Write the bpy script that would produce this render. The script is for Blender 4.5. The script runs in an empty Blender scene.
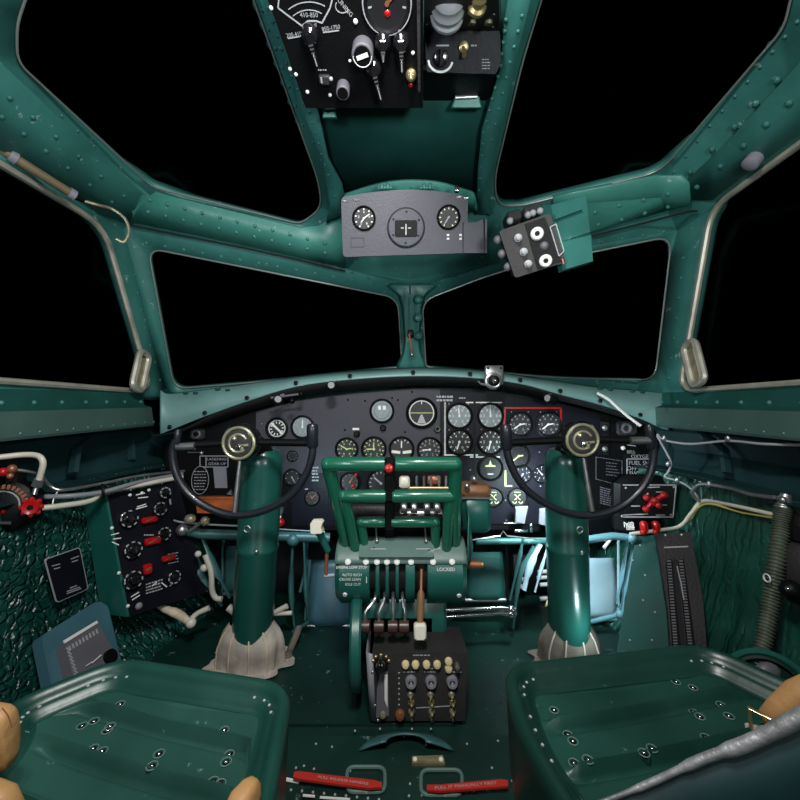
import bpy, bmesh, math, random
from mathutils import Vector, Matrix, noise
from mathutils.geometry import delaunay_2d_cdt
PI = math.pi
random.seed(7)
SC = bpy.context.scene
COL = SC.collection
CZ = 1.0          # height of the eye point above the cockpit datum
F = 400.0         # focal length in pixels of the 800 px frame

# ---------------------------------------------------------------- camera, world, lights, exposure
cam_d = bpy.data.cameras.new('camera'); cam = bpy.data.objects.new('camera', cam_d); COL.objects.link(cam)
cam.location = (0, 0, CZ); cam.rotation_euler = (PI/2, 0, 0)
cam_d.sensor_width = 36; cam_d.lens = 18.0; cam_d.clip_start = 0.02
SC.camera = cam
w = bpy.data.worlds.new('world'); SC.world = w; w.use_nodes = True
w.node_tree.nodes['Background'].inputs[0].default_value = (0.0, 0.0, 0.0, 1)
w.node_tree.nodes['Background'].inputs[1].default_value = 0.0
SC.view_settings.view_transform = 'Standard'; SC.view_settings.look = 'None'
SC.view_settings.exposure = 0.0; SC.view_settings.gamma = 1.0; SC.view_settings.use_curve_mapping = False

def area(name, loc, target, size, power, color=(1, 1, 1), size_y=None, spread=None):
    l = bpy.data.lights.new(name, 'AREA'); l.energy = power; l.color = color
    l.size = size
    if size_y: l.shape = 'RECTANGLE'; l.size_y = size_y
    if spread: l.spread = spread
    o = bpy.data.objects.new(name, l); COL.objects.link(o)
    o.location = Vector(loc) + Vector((0, 0, CZ))
    d = (Vector(target) - Vector(loc)); o.rotation_euler = d.to_track_quat('-Z', 'Y').to_euler()
    return o
area('rear_fill_left', (-0.60, -0.35, 0.15), (0.0, 1.4, 0.75), 0.25, 4.2, (0.84, 0.90, 1.0), spread=2.0)  # unseen lamp added behind the eye point to lift the roof frames
area('rear_fill_right', (0.60, -0.35, 0.15), (0.0, 1.4, 0.75), 0.25, 5.2, (0.92, 1.0, 0.96), spread=2.0)  # right-hand twin, also unseen and added for the roof frames
area('overhead_fill', (0.0, 0.32, 0.84), (0.0, 1.15, -0.45), 0.16, 15, (1.0, 0.98, 0.95))  # unseen lamp added overhead for light falling from above
area('seat_fill', (-0.10, 0.05, 0.95), (-0.2, 0.62, -0.5), 0.12, 6, (0.97, 1.0, 0.98))  # unseen lamp added above the seats to brighten them
area('left_fill', (-0.45, 0.35, 0.25), (-1.05, 1.1, -0.5), 0.04, 1.5, (0.85, 1.0, 0.98))  # weak unseen fill added for the lower left wall
area('nose_light', (0.50, 1.42, -0.30), (0.80, 1.75, -0.62), 0.08, 6.5, (0.75, 0.93, 1.0))
area('nose_light_left', (-0.35, 1.42, -0.34), (-0.22, 1.9, -0.62), 0.08, 0.7, (0.6, 0.85, 1.0))
area('column_fill', (0.62, 1.22, -0.74), (0.58, 1.35, -0.74), 0.04, 0.3, (0.7, 0.95, 1.0))  # unseen lamp added to brighten the foot of the right column

# ---------------------------------------------------------------- geometry of sight lines
def V(*a): return Vector(a)
def P(px, py, d): return V((px-400)/F*d, d, CZ+(400-py)/F*d)
def ray(px, py): return V((px-400)/F, 1.0, (400-py)/F)
def hx(px, py, x): r = ray(px, py); return P(px, py, x/r.x)
def hz(px, py, z): r = ray(px, py); return P(px, py, z/r.z)
class Pl:                                   # a flat panel in space, with its own right / up / outward axes
    def __init__(s, a, b, c):               # a: a point, b: to the right of a, c: below a
        s.o = a; s.x = (b-a).normalized(); n = (b-a).cross(a-c).normalized()
        s.n = n; s.y = n.cross(s.x).normalized()
    def hit(s, px, py, off=0):
        r = ray(px, py); o = s.o + s.n*off - V(0, 0, CZ)
        t = s.n.dot(o)/s.n.dot(r); return r*t + V(0, 0, CZ)
    def k(s, px, py): return s.hit(px, py).y/F
    def M(s, px, py, off=0, rot=0):
        p = s.hit(px, py); m = Matrix((s.x, s.y, s.n)).transposed().to_4x4()
        m.translation = p + s.n*off
        return m @ Matrix.Rotation(rot, 4, 'Z')
def frame(o, z, x=None):                    # matrix at o with Z axis z
    z = Vector(z).normalized()
    x = Vector(x) if x is not None else (V(1, 0, 0) if abs(z.x) < .9 else V(0, 1, 0))
    y = z.cross(x).normalized(); x = y.cross(z).normalized()
    m = Matrix((x, y, z)).transposed().to_4x4(); m.translation = o; return m
def T(x, y, z=0): return Matrix.Translation((x, y, z))
def RX(a): return Matrix.Rotation(a, 4, 'X')
def RY(a): return Matrix.Rotation(a, 4, 'Y')
def RZ(a): return Matrix.Rotation(a, 4, 'Z')

# ---------------------------------------------------------------- materials
MATS = {}
def mat(name, col, rough=0.5, metal=0.0, var=0.0, vscale=6, bump=0.0, bscale=60, wear=None, wamt=0.68, wscale=14, coat=0.0, spec=0.5, emit=None):
    m = bpy.data.materials.new(name); m.use_nodes = True; nt = m.node_tree; N = nt.nodes; L = nt.links
    b = N['Principled BSDF']; b.inputs['Base Color'].default_value = (*col, 1)
    b.inputs['Roughness'].default_value = rough; b.inputs['Metallic'].default_value = metal
    b.inputs['Coat Weight'].default_value = coat; b.inputs['Specular IOR Level'].default_value = spec
    if emit: b.inputs['Emission Color'].default_value = (*emit[:3], 1); b.inputs['Emission Strength'].default_value = emit[3]
    tc = N.new('ShaderNodeTexCoord')
    src = None
    if var:
        n = N.new('ShaderNodeTexNoise'); n.inputs['Scale'].default_value = vscale; n.inputs['Detail'].default_value = 5
        L.new(tc.outputs['Object'], n.inputs['Vector'])
        r = N.new('ShaderNodeValToRGB'); r.color_ramp.elements[0].position = .3; r.color_ramp.elements[1].position = .7
        r.color_ramp.elements[0].color = (*[c*(1-var) for c in col], 1); r.color_ramp.elements[1].color = (*[min(1, c*(1+var)) for c in col], 1)
        L.new(n.outputs['Fac'], r.inputs['Fac']); src = r.outputs['Color']; L.new(src, b.inputs['Base Color'])
        mr = N.new('ShaderNodeMapRange'); mr.inputs['To Min'].default_value = rough*.75; mr.inputs['To Max'].default_value = min(1, rough*1.3)
        L.new(n.outputs['Fac'], mr.inputs['Value']); L.new(mr.outputs[0], b.inputs['Roughness'])
    if wear:
        n2 = N.new('ShaderNodeTexNoise'); n2.inputs['Scale'].default_value = wscale; n2.inputs['Detail'].default_value = 8; n2.inputs['Roughness'].default_value = .75
        L.new(tc.outputs['Object'], n2.inputs['Vector'])
        r2 = N.new('ShaderNodeValToRGB'); r2.color_ramp.elements[0].position = wamt; r2.color_ramp.elements[1].position = wamt+.03
        r2.color_ramp.elements[0].color = (0, 0, 0, 1); r2.color_ramp.elements[1].color = (1, 1, 1, 1)
        L.new(n2.outputs['Fac'], r2.inputs['Fac'])
        mx = N.new('ShaderNodeMix'); mx.data_type = 'RGBA'
        L.new(r2.outputs['Color'], mx.inputs[0])
        if src: L.new(src, mx.inputs[6])
        else: mx.inputs[6].default_value = (*col, 1)
        mx.inputs[7].default_value = (*wear, 1); L.new(mx.outputs[2], b.inputs['Base Color'])
    if bump:
        n3 = N.new('ShaderNodeTexNoise'); n3.inputs['Scale'].default_value = bscale; n3.inputs['Detail'].default_value = 3
        L.new(tc.outputs['Object'], n3.inputs['Vector'])
        bp = N.new('ShaderNodeBump'); bp.inputs['Strength'].default_value = bump; bp.inputs['Distance'].default_value = .003
        L.new(n3.outputs['Fac'], bp.inputs['Height']); L.new(bp.outputs[0], b.inputs['Normal'])
    MATS[name] = m; return m
SILV = (.45, .5, .48)
mat('frame_paint', (.036, .160, .142), .40, var=.22, bump=.25, bscale=40, wear=(.25, .38, .36), wamt=0.625, wscale=22)
mat('frame_paint_light', (.052, .23, .19), .38, var=.15, bump=.2, bscale=40, wear=(.3, .42, .4), wamt=0.645, wscale=25)
mat('cowl_paint', (.14, .27, .26), .42, var=.12, bump=.2)
mat('rail_metal', (.30, .30, .31), .45, metal=.5, var=.4, vscale=30, bump=.6, bscale=80)
mat('frame_paint_dark', (.010, .065, .056), .6, var=.2, bump=.2, spec=.25)
mat('sill_paint', (.05, .10, .088), .45, var=.15, bump=.2, bscale=50)
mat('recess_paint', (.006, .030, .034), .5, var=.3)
mat('floor_paint', (.0035, .024, .018), .42, var=.35, vscale=4, bump=.3, bscale=25, wear=(.10, .2, .17), wamt=0.625, wscale=18)
mat('column_paint', (.010, .080, .064), .30, var=.18, vscale=5, bump=.12, bscale=20, wear=(.2, .35, .3), wamt=0.680, wscale=25, coat=.2)
mat('handle_paint', (.010, .115, .066), .28, var=.12, bump=.15, bscale=30, wear=(.25, .3, .15), wamt=0.665, wscale=30, coat=.3)
mat('seat_paint', (.007, .045, .034), .34, var=.28, vscale=5, bump=.3, bscale=22, wear=(.22, .33, .28), wamt=0.655, wscale=26)
mat('seat_paint_dark', (.005, .031, .023), .34, var=.28, vscale=5, bump=.3, bscale=22, wear=(.15, .25, .2), wamt=0.655, wscale=26)
mat('pan_paint', (.018, .070, .055), .36, var=.35, vscale=4, bump=.35, bscale=18, wear=(.16, .26, .22), wamt=.63, wscale=20)
mat('pan_paint_dark', (.009, .046, .035), .36, var=.4, vscale=4, bump=.35, bscale=18, wear=(.12, .2, .17), wamt=.64, wscale=20)
mat('seat_edge', (.10, .14, .13), .35, metal=.6, wear=(.55, .55, .55), wamt=.5, wscale=30)
mat('drum_paint', (.010, .095, .078), .35, var=.12, bump=.15)
mat('grey_green', (.10, .17, .15), .42, var=.12, bump=.2, wear=(.35, .4, .38), wamt=0.625)
mat('blue_plate', (.05, .13, .17), .38, var=.15, bump=.2)
mat('pale_blue', (.45, .64, .72), .4, var=.15, metal=.2)
mat('strut_paint', (.035, .11, .11), .4, var=.2)
mat('strut_blue', (.14, .32, .38), .38, var=.2)
mat('panel_grey', (.045, .043, .056), .55, spec=.35, var=.12, bump=.5, bscale=220)
mat('compass_grey', (.058, .056, .074), .5, var=.08, bump=.4, bscale=200)
mat('black', (.0035, .0035, .004), .45, bump=.3, bscale=200, spec=.16)
mat('black_gloss', (.008, .008, .010), .16, coat=.4)
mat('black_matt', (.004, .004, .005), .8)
mat('navy_black', (.006, .006, .011), .45, spec=.16, var=.2, bump=.3, bscale=120)
mat('dark_grey', (.028, .026, .029), .5, spec=.3, var=.15, bump=.6, bscale=120)
mat('mid_grey', (.12, .115, .135), .5, var=.1, bump=.3)
mat('box_grey', (.030, .028, .028), .5, spec=.3, var=.25, bump=.4, bscale=80, wear=(.3, .28, .25), wamt=0.645)
mat('side_grey', (.22, .22, .25), .45, var=.1)
mat('white', (.75, .75, .72), .5)
mat('ivory', (.78, .74, .62), .35)
mat('dim_white', (.35, .36, .38), .5)
mat('lume', (.55, .60, .25), .6)
mat('dial_black', (.008, .008, .009), .5)
mat('dial_grey', (.22, .25, .27), .5, var=.15, vscale=60)
mat('chrome', (.75, .75, .75), .18, metal=1, var=.1, vscale=20)
mat('steel', (.45, .45, .46), .35, metal=.9, var=.15, vscale=30)
mat('alu_frame', (.56, .53, .45), .38, metal=.55, var=.2, vscale=15)
mat('edge_highlight', (.30, .33, .31), .4, metal=.5)  # pale colour for the painted rim highlights of the window openings
mat('button_cream', (.72, .60, .34), .4, var=.15, vscale=40)
mat('brass', (.60, .47, .24), .32, metal=.8, var=.2, vscale=40)
mat('hub_brass', (.62, .58, .40), .25, metal=.7, var=.15, vscale=30)
mat('olive_metal', (.30, .27, .18), .35, metal=.4, var=.3, vscale=30)
mat('red', (.42, .006, .008), .3, coat=.3)
mat('red_tag', (.48, .022, .014), .5, var=.15)
mat('copper', (.35, .13, .07), .4, metal=.5, var=.2)
mat('wood', (.20, .09, .04), .45, var=.3, vscale=12)
mat('orange_wood', (.42, .10, .025), .4, var=.45, vscale=14)
mat('leather', (.42, .225, .085), .55, var=.18, vscale=9, bump=.5, bscale=60)
mat('canvas', (.40, .345, .30), .85, var=.3, vscale=18, bump=.6, bscale=60)
mat('canvas_dark', (.12, .10, .08), .85, var=.3, vscale=12, bump=.6, bscale=60)
mat('hose', (.065, .08, .055), .45, var=.3, vscale=40)
mat('cream_tube', (.60, .55, .47), .35, var=.15, vscale=10)
mat('tape', (.55, .45, .34), .6, var=.45, vscale=18)
mat('rubber', (.012, .014, .02), .35, coat=.2)
mat('yellow_wire', (.50, .45, .12), .5)
mat('knob_brown', (.06, .03, .025), .35)
mat('scraper_brown', (.16, .12, .07), .5, var=.25)

def quilt(name, col, sx, sy, strength):
    m = mat(name, col, .30, var=.4, vscale=5, spec=.5); nt = m.node_tree; N = nt.nodes; L = nt.links
    b = N['Principled BSDF']; tc = N.new('ShaderNodeTexCoord')
    n = N.new('ShaderNodeTexNoise'); n.inputs['Scale'].default_value = 12; n.inputs['Detail'].default_value = 3
    mp = N.new('ShaderNodeMapping'); mp.inputs['Scale'].default_value = (1, sx, sy)
    L.new(tc.outputs['Object'], n.inputs['Vector'])
    ad = N.new('ShaderNodeMixRGB'); ad.inputs[0].default_value = .06
    L.new(tc.outputs['Object'], ad.inputs[1]); L.new(n.outputs['Color'], ad.inputs[2]); L.new(ad.outputs[0], mp.inputs[0])
    v = N.new('ShaderNodeTexVoronoi'); v.feature = 'DISTANCE_TO_EDGE'; v.inputs['Scale'].default_value = 1; v.inputs['Randomness'].default_value = .75
    L.new(mp.outputs[0], v.inputs['Vector'])
    r = N.new('ShaderNodeValToRGB'); r.color_ramp.elements[1].position = .25; L.new(v.outputs['Distance'], r.inputs[0])
    n4 = N.new('ShaderNodeTexNoise'); n4.inputs['Scale'].default_value = 60; n4.inputs['Detail'].default_value = 4; L.new(tc.outputs['Object'], n4.inputs['Vector'])
    mx = N.new('ShaderNodeMixRGB'); mx.inputs[0].default_value = .35; L.new(r.outputs[0], mx.inputs[1]); L.new(n4.outputs['Fac'], mx.inputs[2])
    bp = N.new('ShaderNodeBump'); bp.inputs['Strength'].default_value = strength; bp.inputs['Distance'].default_value = .012
    L.new(mx.outputs[0], bp.inputs['Height']); L.new(bp.outputs[0], b.inputs['Normal'])
quilt('quilt_left', (.005, .052, .041), 40, 46, 1.0)
quilt('quilt_right', (.008, .062, .043), 34, 6, .6)

gl = bpy.data.materials.new('window_glass'); gl.use_nodes = True; nt = gl.node_tree; nt.nodes.clear()
o_ = nt.nodes.new('ShaderNodeOutputMaterial'); mx_ = nt.nodes.new('ShaderNodeMixShader'); tr_ = nt.nodes.new('ShaderNodeBsdfTransparent'); gs_ = nt.nodes.new('ShaderNodeBsdfGlossy')
gs_.inputs['Roughness'].default_value = .03; fr_ = nt.nodes.new('ShaderNodeFresnel'); fr_.inputs[0].default_value = 1.003
ml_ = nt.nodes.new('ShaderNodeMath'); ml_.operation = 'MULTIPLY'; ml_.inputs[1].default_value = .06; nt.links.new(fr_.outputs[0], ml_.inputs[0]); nt.links.new(ml_.outputs[0], mx_.inputs[0]); nt.links.new(tr_.outputs[0], mx_.inputs[1]); nt.links.new(gs_.outputs[0], mx_.inputs[2]); nt.links.new(mx_.outputs[0], o_.inputs[0])
MATS['window_glass'] = gl

# ---------------------------------------------------------------- mesh builder
TXT = {}
def text_mesh(s):
    if s not in TXT:
        c = bpy.data.curves.new('t', 'FONT'); c.body = s; c.align_x = 'CENTER'; c.align_y = 'CENTER'; c.size = 1; c.resolution_u = 2
        o = bpy.data.objects.new('t', c); COL.objects.link(o)
        dg = bpy.context.evaluated_depsgraph_get(); me = bpy.data.meshes.new_from_object(o.evaluated_get(dg))
        TXT[s] = ([v.co.copy() for v in me.vertices], [list(p.vertices) for p in me.polygons])
        bpy.data.objects.remove(o); bpy.data.curves.remove(c); bpy.data.meshes.remove(me)
    return TXT[s]
class MB:
    def __init__(s, m='black'): s.v = []; s.f = []; s.fm = []; s.mats = []; s.use(m)
    def use(s, m):
        if m not in s.mats: s.mats.append(m)
        s.mi = s.mats.index(m); return s
    def add(s, vs, fs, M=None):
        k = len(s.v); s.v += [(M @ Vector(v)) if M else Vector(v) for v in vs]
        for f in fs: s.f.append([i+k for i in f]); s.fm.append(s.mi)
        return s
    def loft(s, rings, cap0=True, cap1=True, closed=True, M=None):
        n = len(rings[0]); vs = [v for r in rings for v in r]; fs = []
        for i in range(len(rings)-1):
            for j in range(n if closed else n-1):
                a = i*n+j; b = i*n+(j+1) % n; fs.append([a, b, b+n, a+n])
        if closed and cap0: fs.append(list(range(n))[::-1])
        if closed and cap1: fs.append([(len(rings)-1)*n+j for j in range(n)])
        return s.add(vs, fs, M)
    def lathe(s, M, prof, seg=20, cap0=True, cap1=True, a0=0, a1=2*PI):
        full = abs(a1-a0-2*PI) < 1e-6; n = seg if full else seg+1
        return s.loft([[V(r*math.cos(a0+(a1-a0)*j/seg), r*math.sin(a0+(a1-a0)*j/seg), z) for j in range(n)] for r, z in prof], cap0, cap1, full, M)
    def cyl(s, M, r, h, r2=None, seg=16, bev=0):
        r2 = r if r2 is None else r2
        if bev: return s.lathe(M, [(r, 0), (r2, h-bev), (r2-bev, h)], seg)
        return s.lathe(M, [(r, 0), (r2, h)], seg)
    def rod(s, a, b, r, r2=None, seg=10): return s.cyl(frame(a, b-a), r, (b-a).length, r2, seg)
    def dome(s, M, r, h=None, seg=8):
        h = r if h is None else h
        return s.lathe(M, [(r, 0), (r*.86, h*.5), (r*.5, h*.87), (r*.08, h)], seg, cap0=False)
    def ball(s, c, r, seg=12, sc=(1, 1, 1)):
        pr = [(max(1e-4, r*math.sin(PI*i/8)), -r*math.cos(PI*i/8)) for i in range(9)]
        return s.lathe(Matrix.Translation(c) @ Matrix.Diagonal((*sc, 1)), pr, seg)
    def ring(s, M, R, r, seg=28, rs=8, a0=0, a1=2*PI):
        full = abs(a1-a0-2*PI) < 1e-6; n = seg if full else seg+1
        pts = [M @ V(R*math.cos(a0+(a1-a0)*j/seg), R*math.sin(a0+(a1-a0)*j/seg), 0) for j in range(n)]
        return s.tube(pts, r, rs, closed=full)
    def tube(s, pts, r, seg=8, closed=False, smooth=0, flat=1.0):
        pts = [Vector(p) for p in pts]
        if smooth: pts = spline(pts, smooth, closed)
        n = len(pts); rs = r if isinstance(r, (list, tuple)) else None
        rings = []; up = None
        for i in range(n):
            if closed: t = pts[(i+1) % n]-pts[i-1]
            else: t = pts[min(i+1, n-1)]-pts[max(i-1, 0)]
            t.normalize()
            if up is None: up = V(0, 0, 1) if abs(t.z) < .9 else V(1, 0, 0)
            x = t.cross(up).normalized(); up = x.cross(t).normalized()
            rr = (rs[min(len(rs)-1, int(i*len(rs)/n))] if rs else r)
            rings.append([pts[i] + x*rr*math.cos(2*PI*j/seg) + up*rr*flat*math.sin(2*PI*j/seg) for j in range(seg)])
        if closed: rings.append(rings[0]); return s.loft(rings, False, False)
        return s.loft(rings)
    def box(s, M, sx, sy, sz, bev=0, base=False):
        x, y, z = sx/2, sy/2, sz/2; zo = z if base else 0
        if bev <= 0:
            vs = [(a*x, b*y, c*z+zo) for c in (-1, 1) for a, b in ((-1, -1), (1, -1), (1, 1), (-1, 1))]
            return s.add(vs, [[3, 2, 1, 0], [4, 5, 6, 7], [0, 1, 5, 4], [1, 2, 6, 5], [2, 3, 7, 6], [3, 0, 4, 7]], M)
        e = bev*.3
        def rr(i, zz): return [V(a*(x-i)+ca, b*(y-i)+cb, zz+zo) for a, b, ca, cb in ((-1, -1, 0, bev), (-1, -1, bev, 0), (1, -1, -bev, 0), (1, -1, 0, bev), (1, 1, 0, -bev), (1, 1, -bev, 0), (-1, 1, bev, 0), (-1, 1, 0, -bev))]
        b2 = min(bev, z*.6)
        return s.loft([rr(b2*.7, -z), rr(0, -z+b2), rr(0, z-b2), rr(b2*.7, z)], M=M)
    def prism(s, M, pts, h, bev=0):
        r0 = [V(x, y, 0) for x, y in pts]
        if bev:
            cx = sum(p[0] for p in pts)/len(pts); cy = sum(p[1] for p in pts)/len(pts)
            ins = [V(x+(cx-x)*min(.5, bev/max(1e-6, math.hypot(cx-x, cy-y))), y+(cy-y)*min(.5, bev/max(1e-6, math.hypot(cx-x, cy-y))), h) for x, y in pts]
            return s.loft([r0, [V(x, y, h-bev) for x, y in pts], ins], M=M)
        return s.loft([r0, [V(x, y, h) for x, y in pts]], M=M)
    def text(s, M, t, size, sy=1.0):
        vs, fs = text_mesh(t); return s.add([V(v.x*size, v.y*size*sy, 0) for v in vs], fs, M)
    def sheet(s, rows, th=None):            # rows of points -> open grid (thickness added by solidify)
        return s.loft(rows, closed=False)
    def pieces(s):                          # clusters of touching shells, each returned as its own builder
        n = len(s.v); par = list(range(n))
        def fd(i):
            while par[i] != i: par[i] = par[par[i]]; i = par[i]
            return i
        for f in s.f:
            for i in f[1:]:
                a, b = fd(f[0]), fd(i)
                if a != b: par[a] = b
        g = {}
        for i in range(n): g.setdefault(fd(i), []).append(i)
        bb = [[k, [min(s.v[i][a] for i in ix)-.0015 for a in range(3)], [max(s.v[i][a] for i in ix)+.0015 for a in range(3)]] for k, ix in g.items()]
        root = {b[0]: b[0] for b in bb}
        def fr(k):
            while root[k] != k: k = root[k]
            return k
        for i in range(len(bb)):
            for j in range(i):
                if all(bb[i][1][a] < bb[j][2][a] and bb[j][1][a] < bb[i][2][a] for a in range(3)):
                    a, b = fr(bb[i][0]), fr(bb[j][0])
                    if a != b: root[a] = b
        out = {}
        for f, mi in zip(s.f, s.fm):
            k = fr(fd(f[0]))
            if k not in out: out[k] = (MB(s.mats[mi]), {})
            m, mp = out[k]; m.use(s.mats[mi])
            for i in f:
                if i not in mp: mp[i] = len(m.v); m.v.append(s.v[i])
            m.f.append([mp[i] for i in f]); m.fm.append(m.mi)
        return [o[0] for o in out.values()]
    def build_each(s, name, parent=None, **k):
        for p in s.pieces(): o = p.build(name, parent, **k)
        return o
    def build(s, name, parent=None, sharp=38, solid=0, offset=-1, label=None):
        me = bpy.data.meshes.new(name)
        c = Vector((0, 0, 0))
        if s.v:
            lo = Vector([min(v[i] for v in s.v) for i in range(3)]); hi = Vector([max(v[i] for v in s.v) for i in range(3)]); c = (lo+hi)/2
        me.from_pydata([v-c for v in s.v], [], s.f)
        for m in s.mats: me.materials.append(MATS[m])
        me.polygons.foreach_set('material_index', s.fm); me.polygons.foreach_set('use_smooth', [True]*len(s.f))
        me.update()
        if not solid:
            bm = bmesh.new(); bm.from_mesh(me); bmesh.ops.recalc_face_normals(bm, faces=bm.faces); bm.to_mesh(me); bm.free()
        me.set_sharp_from_angle(angle=math.radians(sharp))
        o = bpy.data.objects.new(name, me); COL.objects.link(o)
        o['wl'] = c
        if parent is not None: o.parent = parent; o.location = c - Vector(parent['wl'])
        else: o.location = c
        if solid:
            md = o.modifiers.new('s', 'SOLIDIFY'); md.thickness = solid; md.offset = offset
        if label: o['label'] = label
        return o
def spline(pts, k, closed=False):
    out = []; n = len(pts)
    for i in range(n if closed else n-1):
        p0 = pts[(i-1) % n] if closed or i > 0 else pts[0]*2-pts[1]
        p1 = pts[i]; p2 = pts[(i+1) % n]; p3 = pts[(i+2) % n] if closed or i+2 < n else pts[-1]*2-pts[-2]
        for j in range(k):
            t = j/k; out.append(.5*((2*p1)+(p2-p0)*t+(2*p0-5*p1+4*p2-p3)*t*t+(3*p1-p0-3*p2+p3)*t**3))
    if not closed: out.append(pts[-1].copy())
    return out
def thing(name, label, cat, loc, group=None):
    o = bpy.data.objects.new(name, None); COL.objects.link(o); o.location = loc; o['wl'] = Vector(loc); o.empty_display_size = .05
    o['label'] = label; o['category'] = cat
    if group: o['group'] = group
    return o
def tag(o, label, cat, group=None, kind=None):
    o['label'] = label; o['category'] = cat
    if group: o['group'] = group
    if kind: o['kind'] = kind
    return o
def struct(o): o['kind'] = 'structure'; return o
def roundpoly(pts, r, k=5):                 # 2D polygon with rounded corners; r may be per-vertex
    out = []; n = len(pts)
    for i in range(n):
        p = Vector(pts[i][:2]); a = Vector(pts[i-1][:2]); b = Vector(pts[(i+1) % n][:2])
        rr = pts[i][2] if len(pts[i]) > 2 else r
        if rr <= 0: out.append(p); continue
        da = min(rr, (a-p).length*.45); db = min(rr, (b-p).length*.45)
        q0 = p+(a-p).normalized()*da; q1 = p+(b-p).normalized()*db
        for j in range(k+1):
            t = j/k; out.append(q0*(1-t)**2+p*2*t*(1-t)+q1*t*t)
    return out
def inside(p, poly):
    c = False; n = len(poly)
    for i in range(n):
        a = poly[i]; b = poly[i-1]
        if (a[1] > p[1]) != (b[1] > p[1]) and p[0] < (b[0]-a[0])*(p[1]-a[1])/(b[1]-a[1])+a[0]: c = not c
    return c
# ================================================================ THE CABIN HULL (convex: side walls, chamfers, roof, header, windshield)
HP = [((-1, 0, 0), 1.07), ((1, 0, 0), 1.08), ((-.65, 0, .76), 1.197), ((.65, 0, .76), 1.203), ((0, .25, 1), 1.1275),
      ((-.084, 1, .9), 2.236), ((.084, 1, .9), 2.242), ((-.14, 1, .45), 1.995), ((.14, 1, .45), 2.005)]
HP = [(Vector(n)/Vector(n).length, c/Vector(n).length) for n, c in HP]
def hull(px, py, off=0, outn=False):
    r = ray(px, py); best = max(range(len(HP)), key=lambda i: HP[i][0].dot(r)/(HP[i][1]-off))
    n, c = HP[best]; d = (c-off)/n.dot(r); p = r*d+V(0, 0, CZ)
    return (p, -n) if outn else p
def clip(poly, f):
    out = []; n = len(poly)
    for i in range(n):
        a = poly[i-1]; b = poly[i]; fa = f(a); fb = f(b)
        if (fa >= 0) != (fb >= 0): t = fa/(fa-fb); out.append((a[0]+(b[0]-a[0])*t, a[1]+(b[1]-a[1])*t))
        if fb >= 0: out.append(b)
    return out
def hull_sheet(mb, outline, holes=(), off=0):
    vs = []; es = []
    def addpoly(p):
        k = len(vs); vs.extend([Vector((q[0], q[1])) for q in p]); es.extend([(k+i, k+(i+1) % len(p)) for i in range(len(p))])
    addpoly(outline)
    for h in holes: addpoly(h)
    for i, (n, c) in enumerate(HP):
        cell = [(-400, -400), (1200, -400), (1200, 900), (-400, 900)]
        for j, (m, e) in enumerate(HP):
            if i != j and cell: cell = clip(cell, lambda q, n=n, c=c, m=m, e=e: n.dot(ray(*q))/(c-off)-m.dot(ray(*q))/(e-off))
        if len(cell) > 2: addpoly(cell)
    ov, oe, of, *_ = delaunay_2d_cdt(vs, es, [], 0, 1e-5)
    fs = []
    for f in of:
        c = (ov[f[0]]+ov[f[1]]+ov[f[2]])/3
        if inside(c, outline) and not any(inside(c, h) for h in holes): fs.append(list(f))
    used = sorted({i for f in fs for i in f}); mp = {u: k for k, u in enumerate(used)}
    pts = [hull(ov[u].x, ov[u].y, off) for u in used]; faces = []
    for f in fs:
        g = [mp[i] for i in f]; a, b, c = (pts[i] for i in g)
        if (b-a).cross(c-a).dot(V(0, 0, CZ)-a) < 0: g.reverse()
        faces.append(g)
    mb.add(pts, faces)
def rivet(mb, px, py, r=.0075, off=0):
    p, n = hull(px, py, off, True); mb.dome(frame(p, n), r, r*.7, 8)
def rivets(mb, pts, n, r=.0075, off=0):
    pts = [Vector(p) for p in pts]; L = [0]
    for i in range(1, len(pts)): L.append(L[-1]+(pts[i]-pts[i-1]).length)
    for k in range(n):
        s = L[-1]*(k/(n-1) if n > 1 else .5); i = max(j for j in range(len(pts)-1) if L[j] <= s+1e-6)
        q = pts[i].lerp(pts[i+1], (s-L[i])/(L[i+1]-L[i])); rivet(mb, q.x, q.y, r, off)

W_UL = roundpoly([(46, -60), (17, 24, 12), (17, 62, 14), (152, 187, 10), (300, 224, 8), (322, 208, 18), (318, 180, 10), (232, -60)], 0)
W_UR = roundpoly([(560, -60), (523, 60, 20), (494, 180, 20), (498, 206, 20), (520, 206, 10), (660, 172, 18), (784, 28, 14), (804, -60)], 0)
W_L = roundpoly([(148, 248, 16), (398, 298, 14), (402, 367, 4), (270, 381, 30), (174, 389, 14)], 6)
W_R = roundpoly([(422, 301, 14), (500, 271, 30), (672, 236, 18), (655, 380, 14), (560, 378, 30), (426, 367, 4)], 6)
W_SL = roundpoly([(-170, 62), (0, 164, 0), (104, 226, 26), (152, 392, 20), (0, 381, 0), (-170, 366)], 0)
W_SR = roundpoly([(970, 20), (800, 144, 0), (712, 208, 22), (680, 391, 18), (800, 383, 0), (970, 371)], 0)
OUT = [(-200, -60), (1000, -60), (1000, 400), (-200, 400)]
sh = MB('frame_paint')
hull_sheet(sh, OUT, [W_UL, W_UR, W_L, W_R, W_SL, W_SR])
# rivet rows on the roof beams and posts
for pts, n, r in (([(62, 116), (110, 161), (142, 192)], 6, .004),
                  ([(262, 10), (300, 120), (322, 160)], 9, .005), ([(797, 22), (756, 72), (706, 130), (674, 172)], 11, .005), 
                  ([(135, 275), (143, 320), (160, 380)], 7, .006),
                  ([(683, 258), (676, 320), (668, 378)], 7, .006), ([(146, 243), (390, 287)], 14, .006), ([(664, 232), (520, 256), (440, 286)], 12, .006)):
    rivets(sh, pts, n, r)
shell = struct(sh.build('ceiling', solid=.03, sharp=8))

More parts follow.
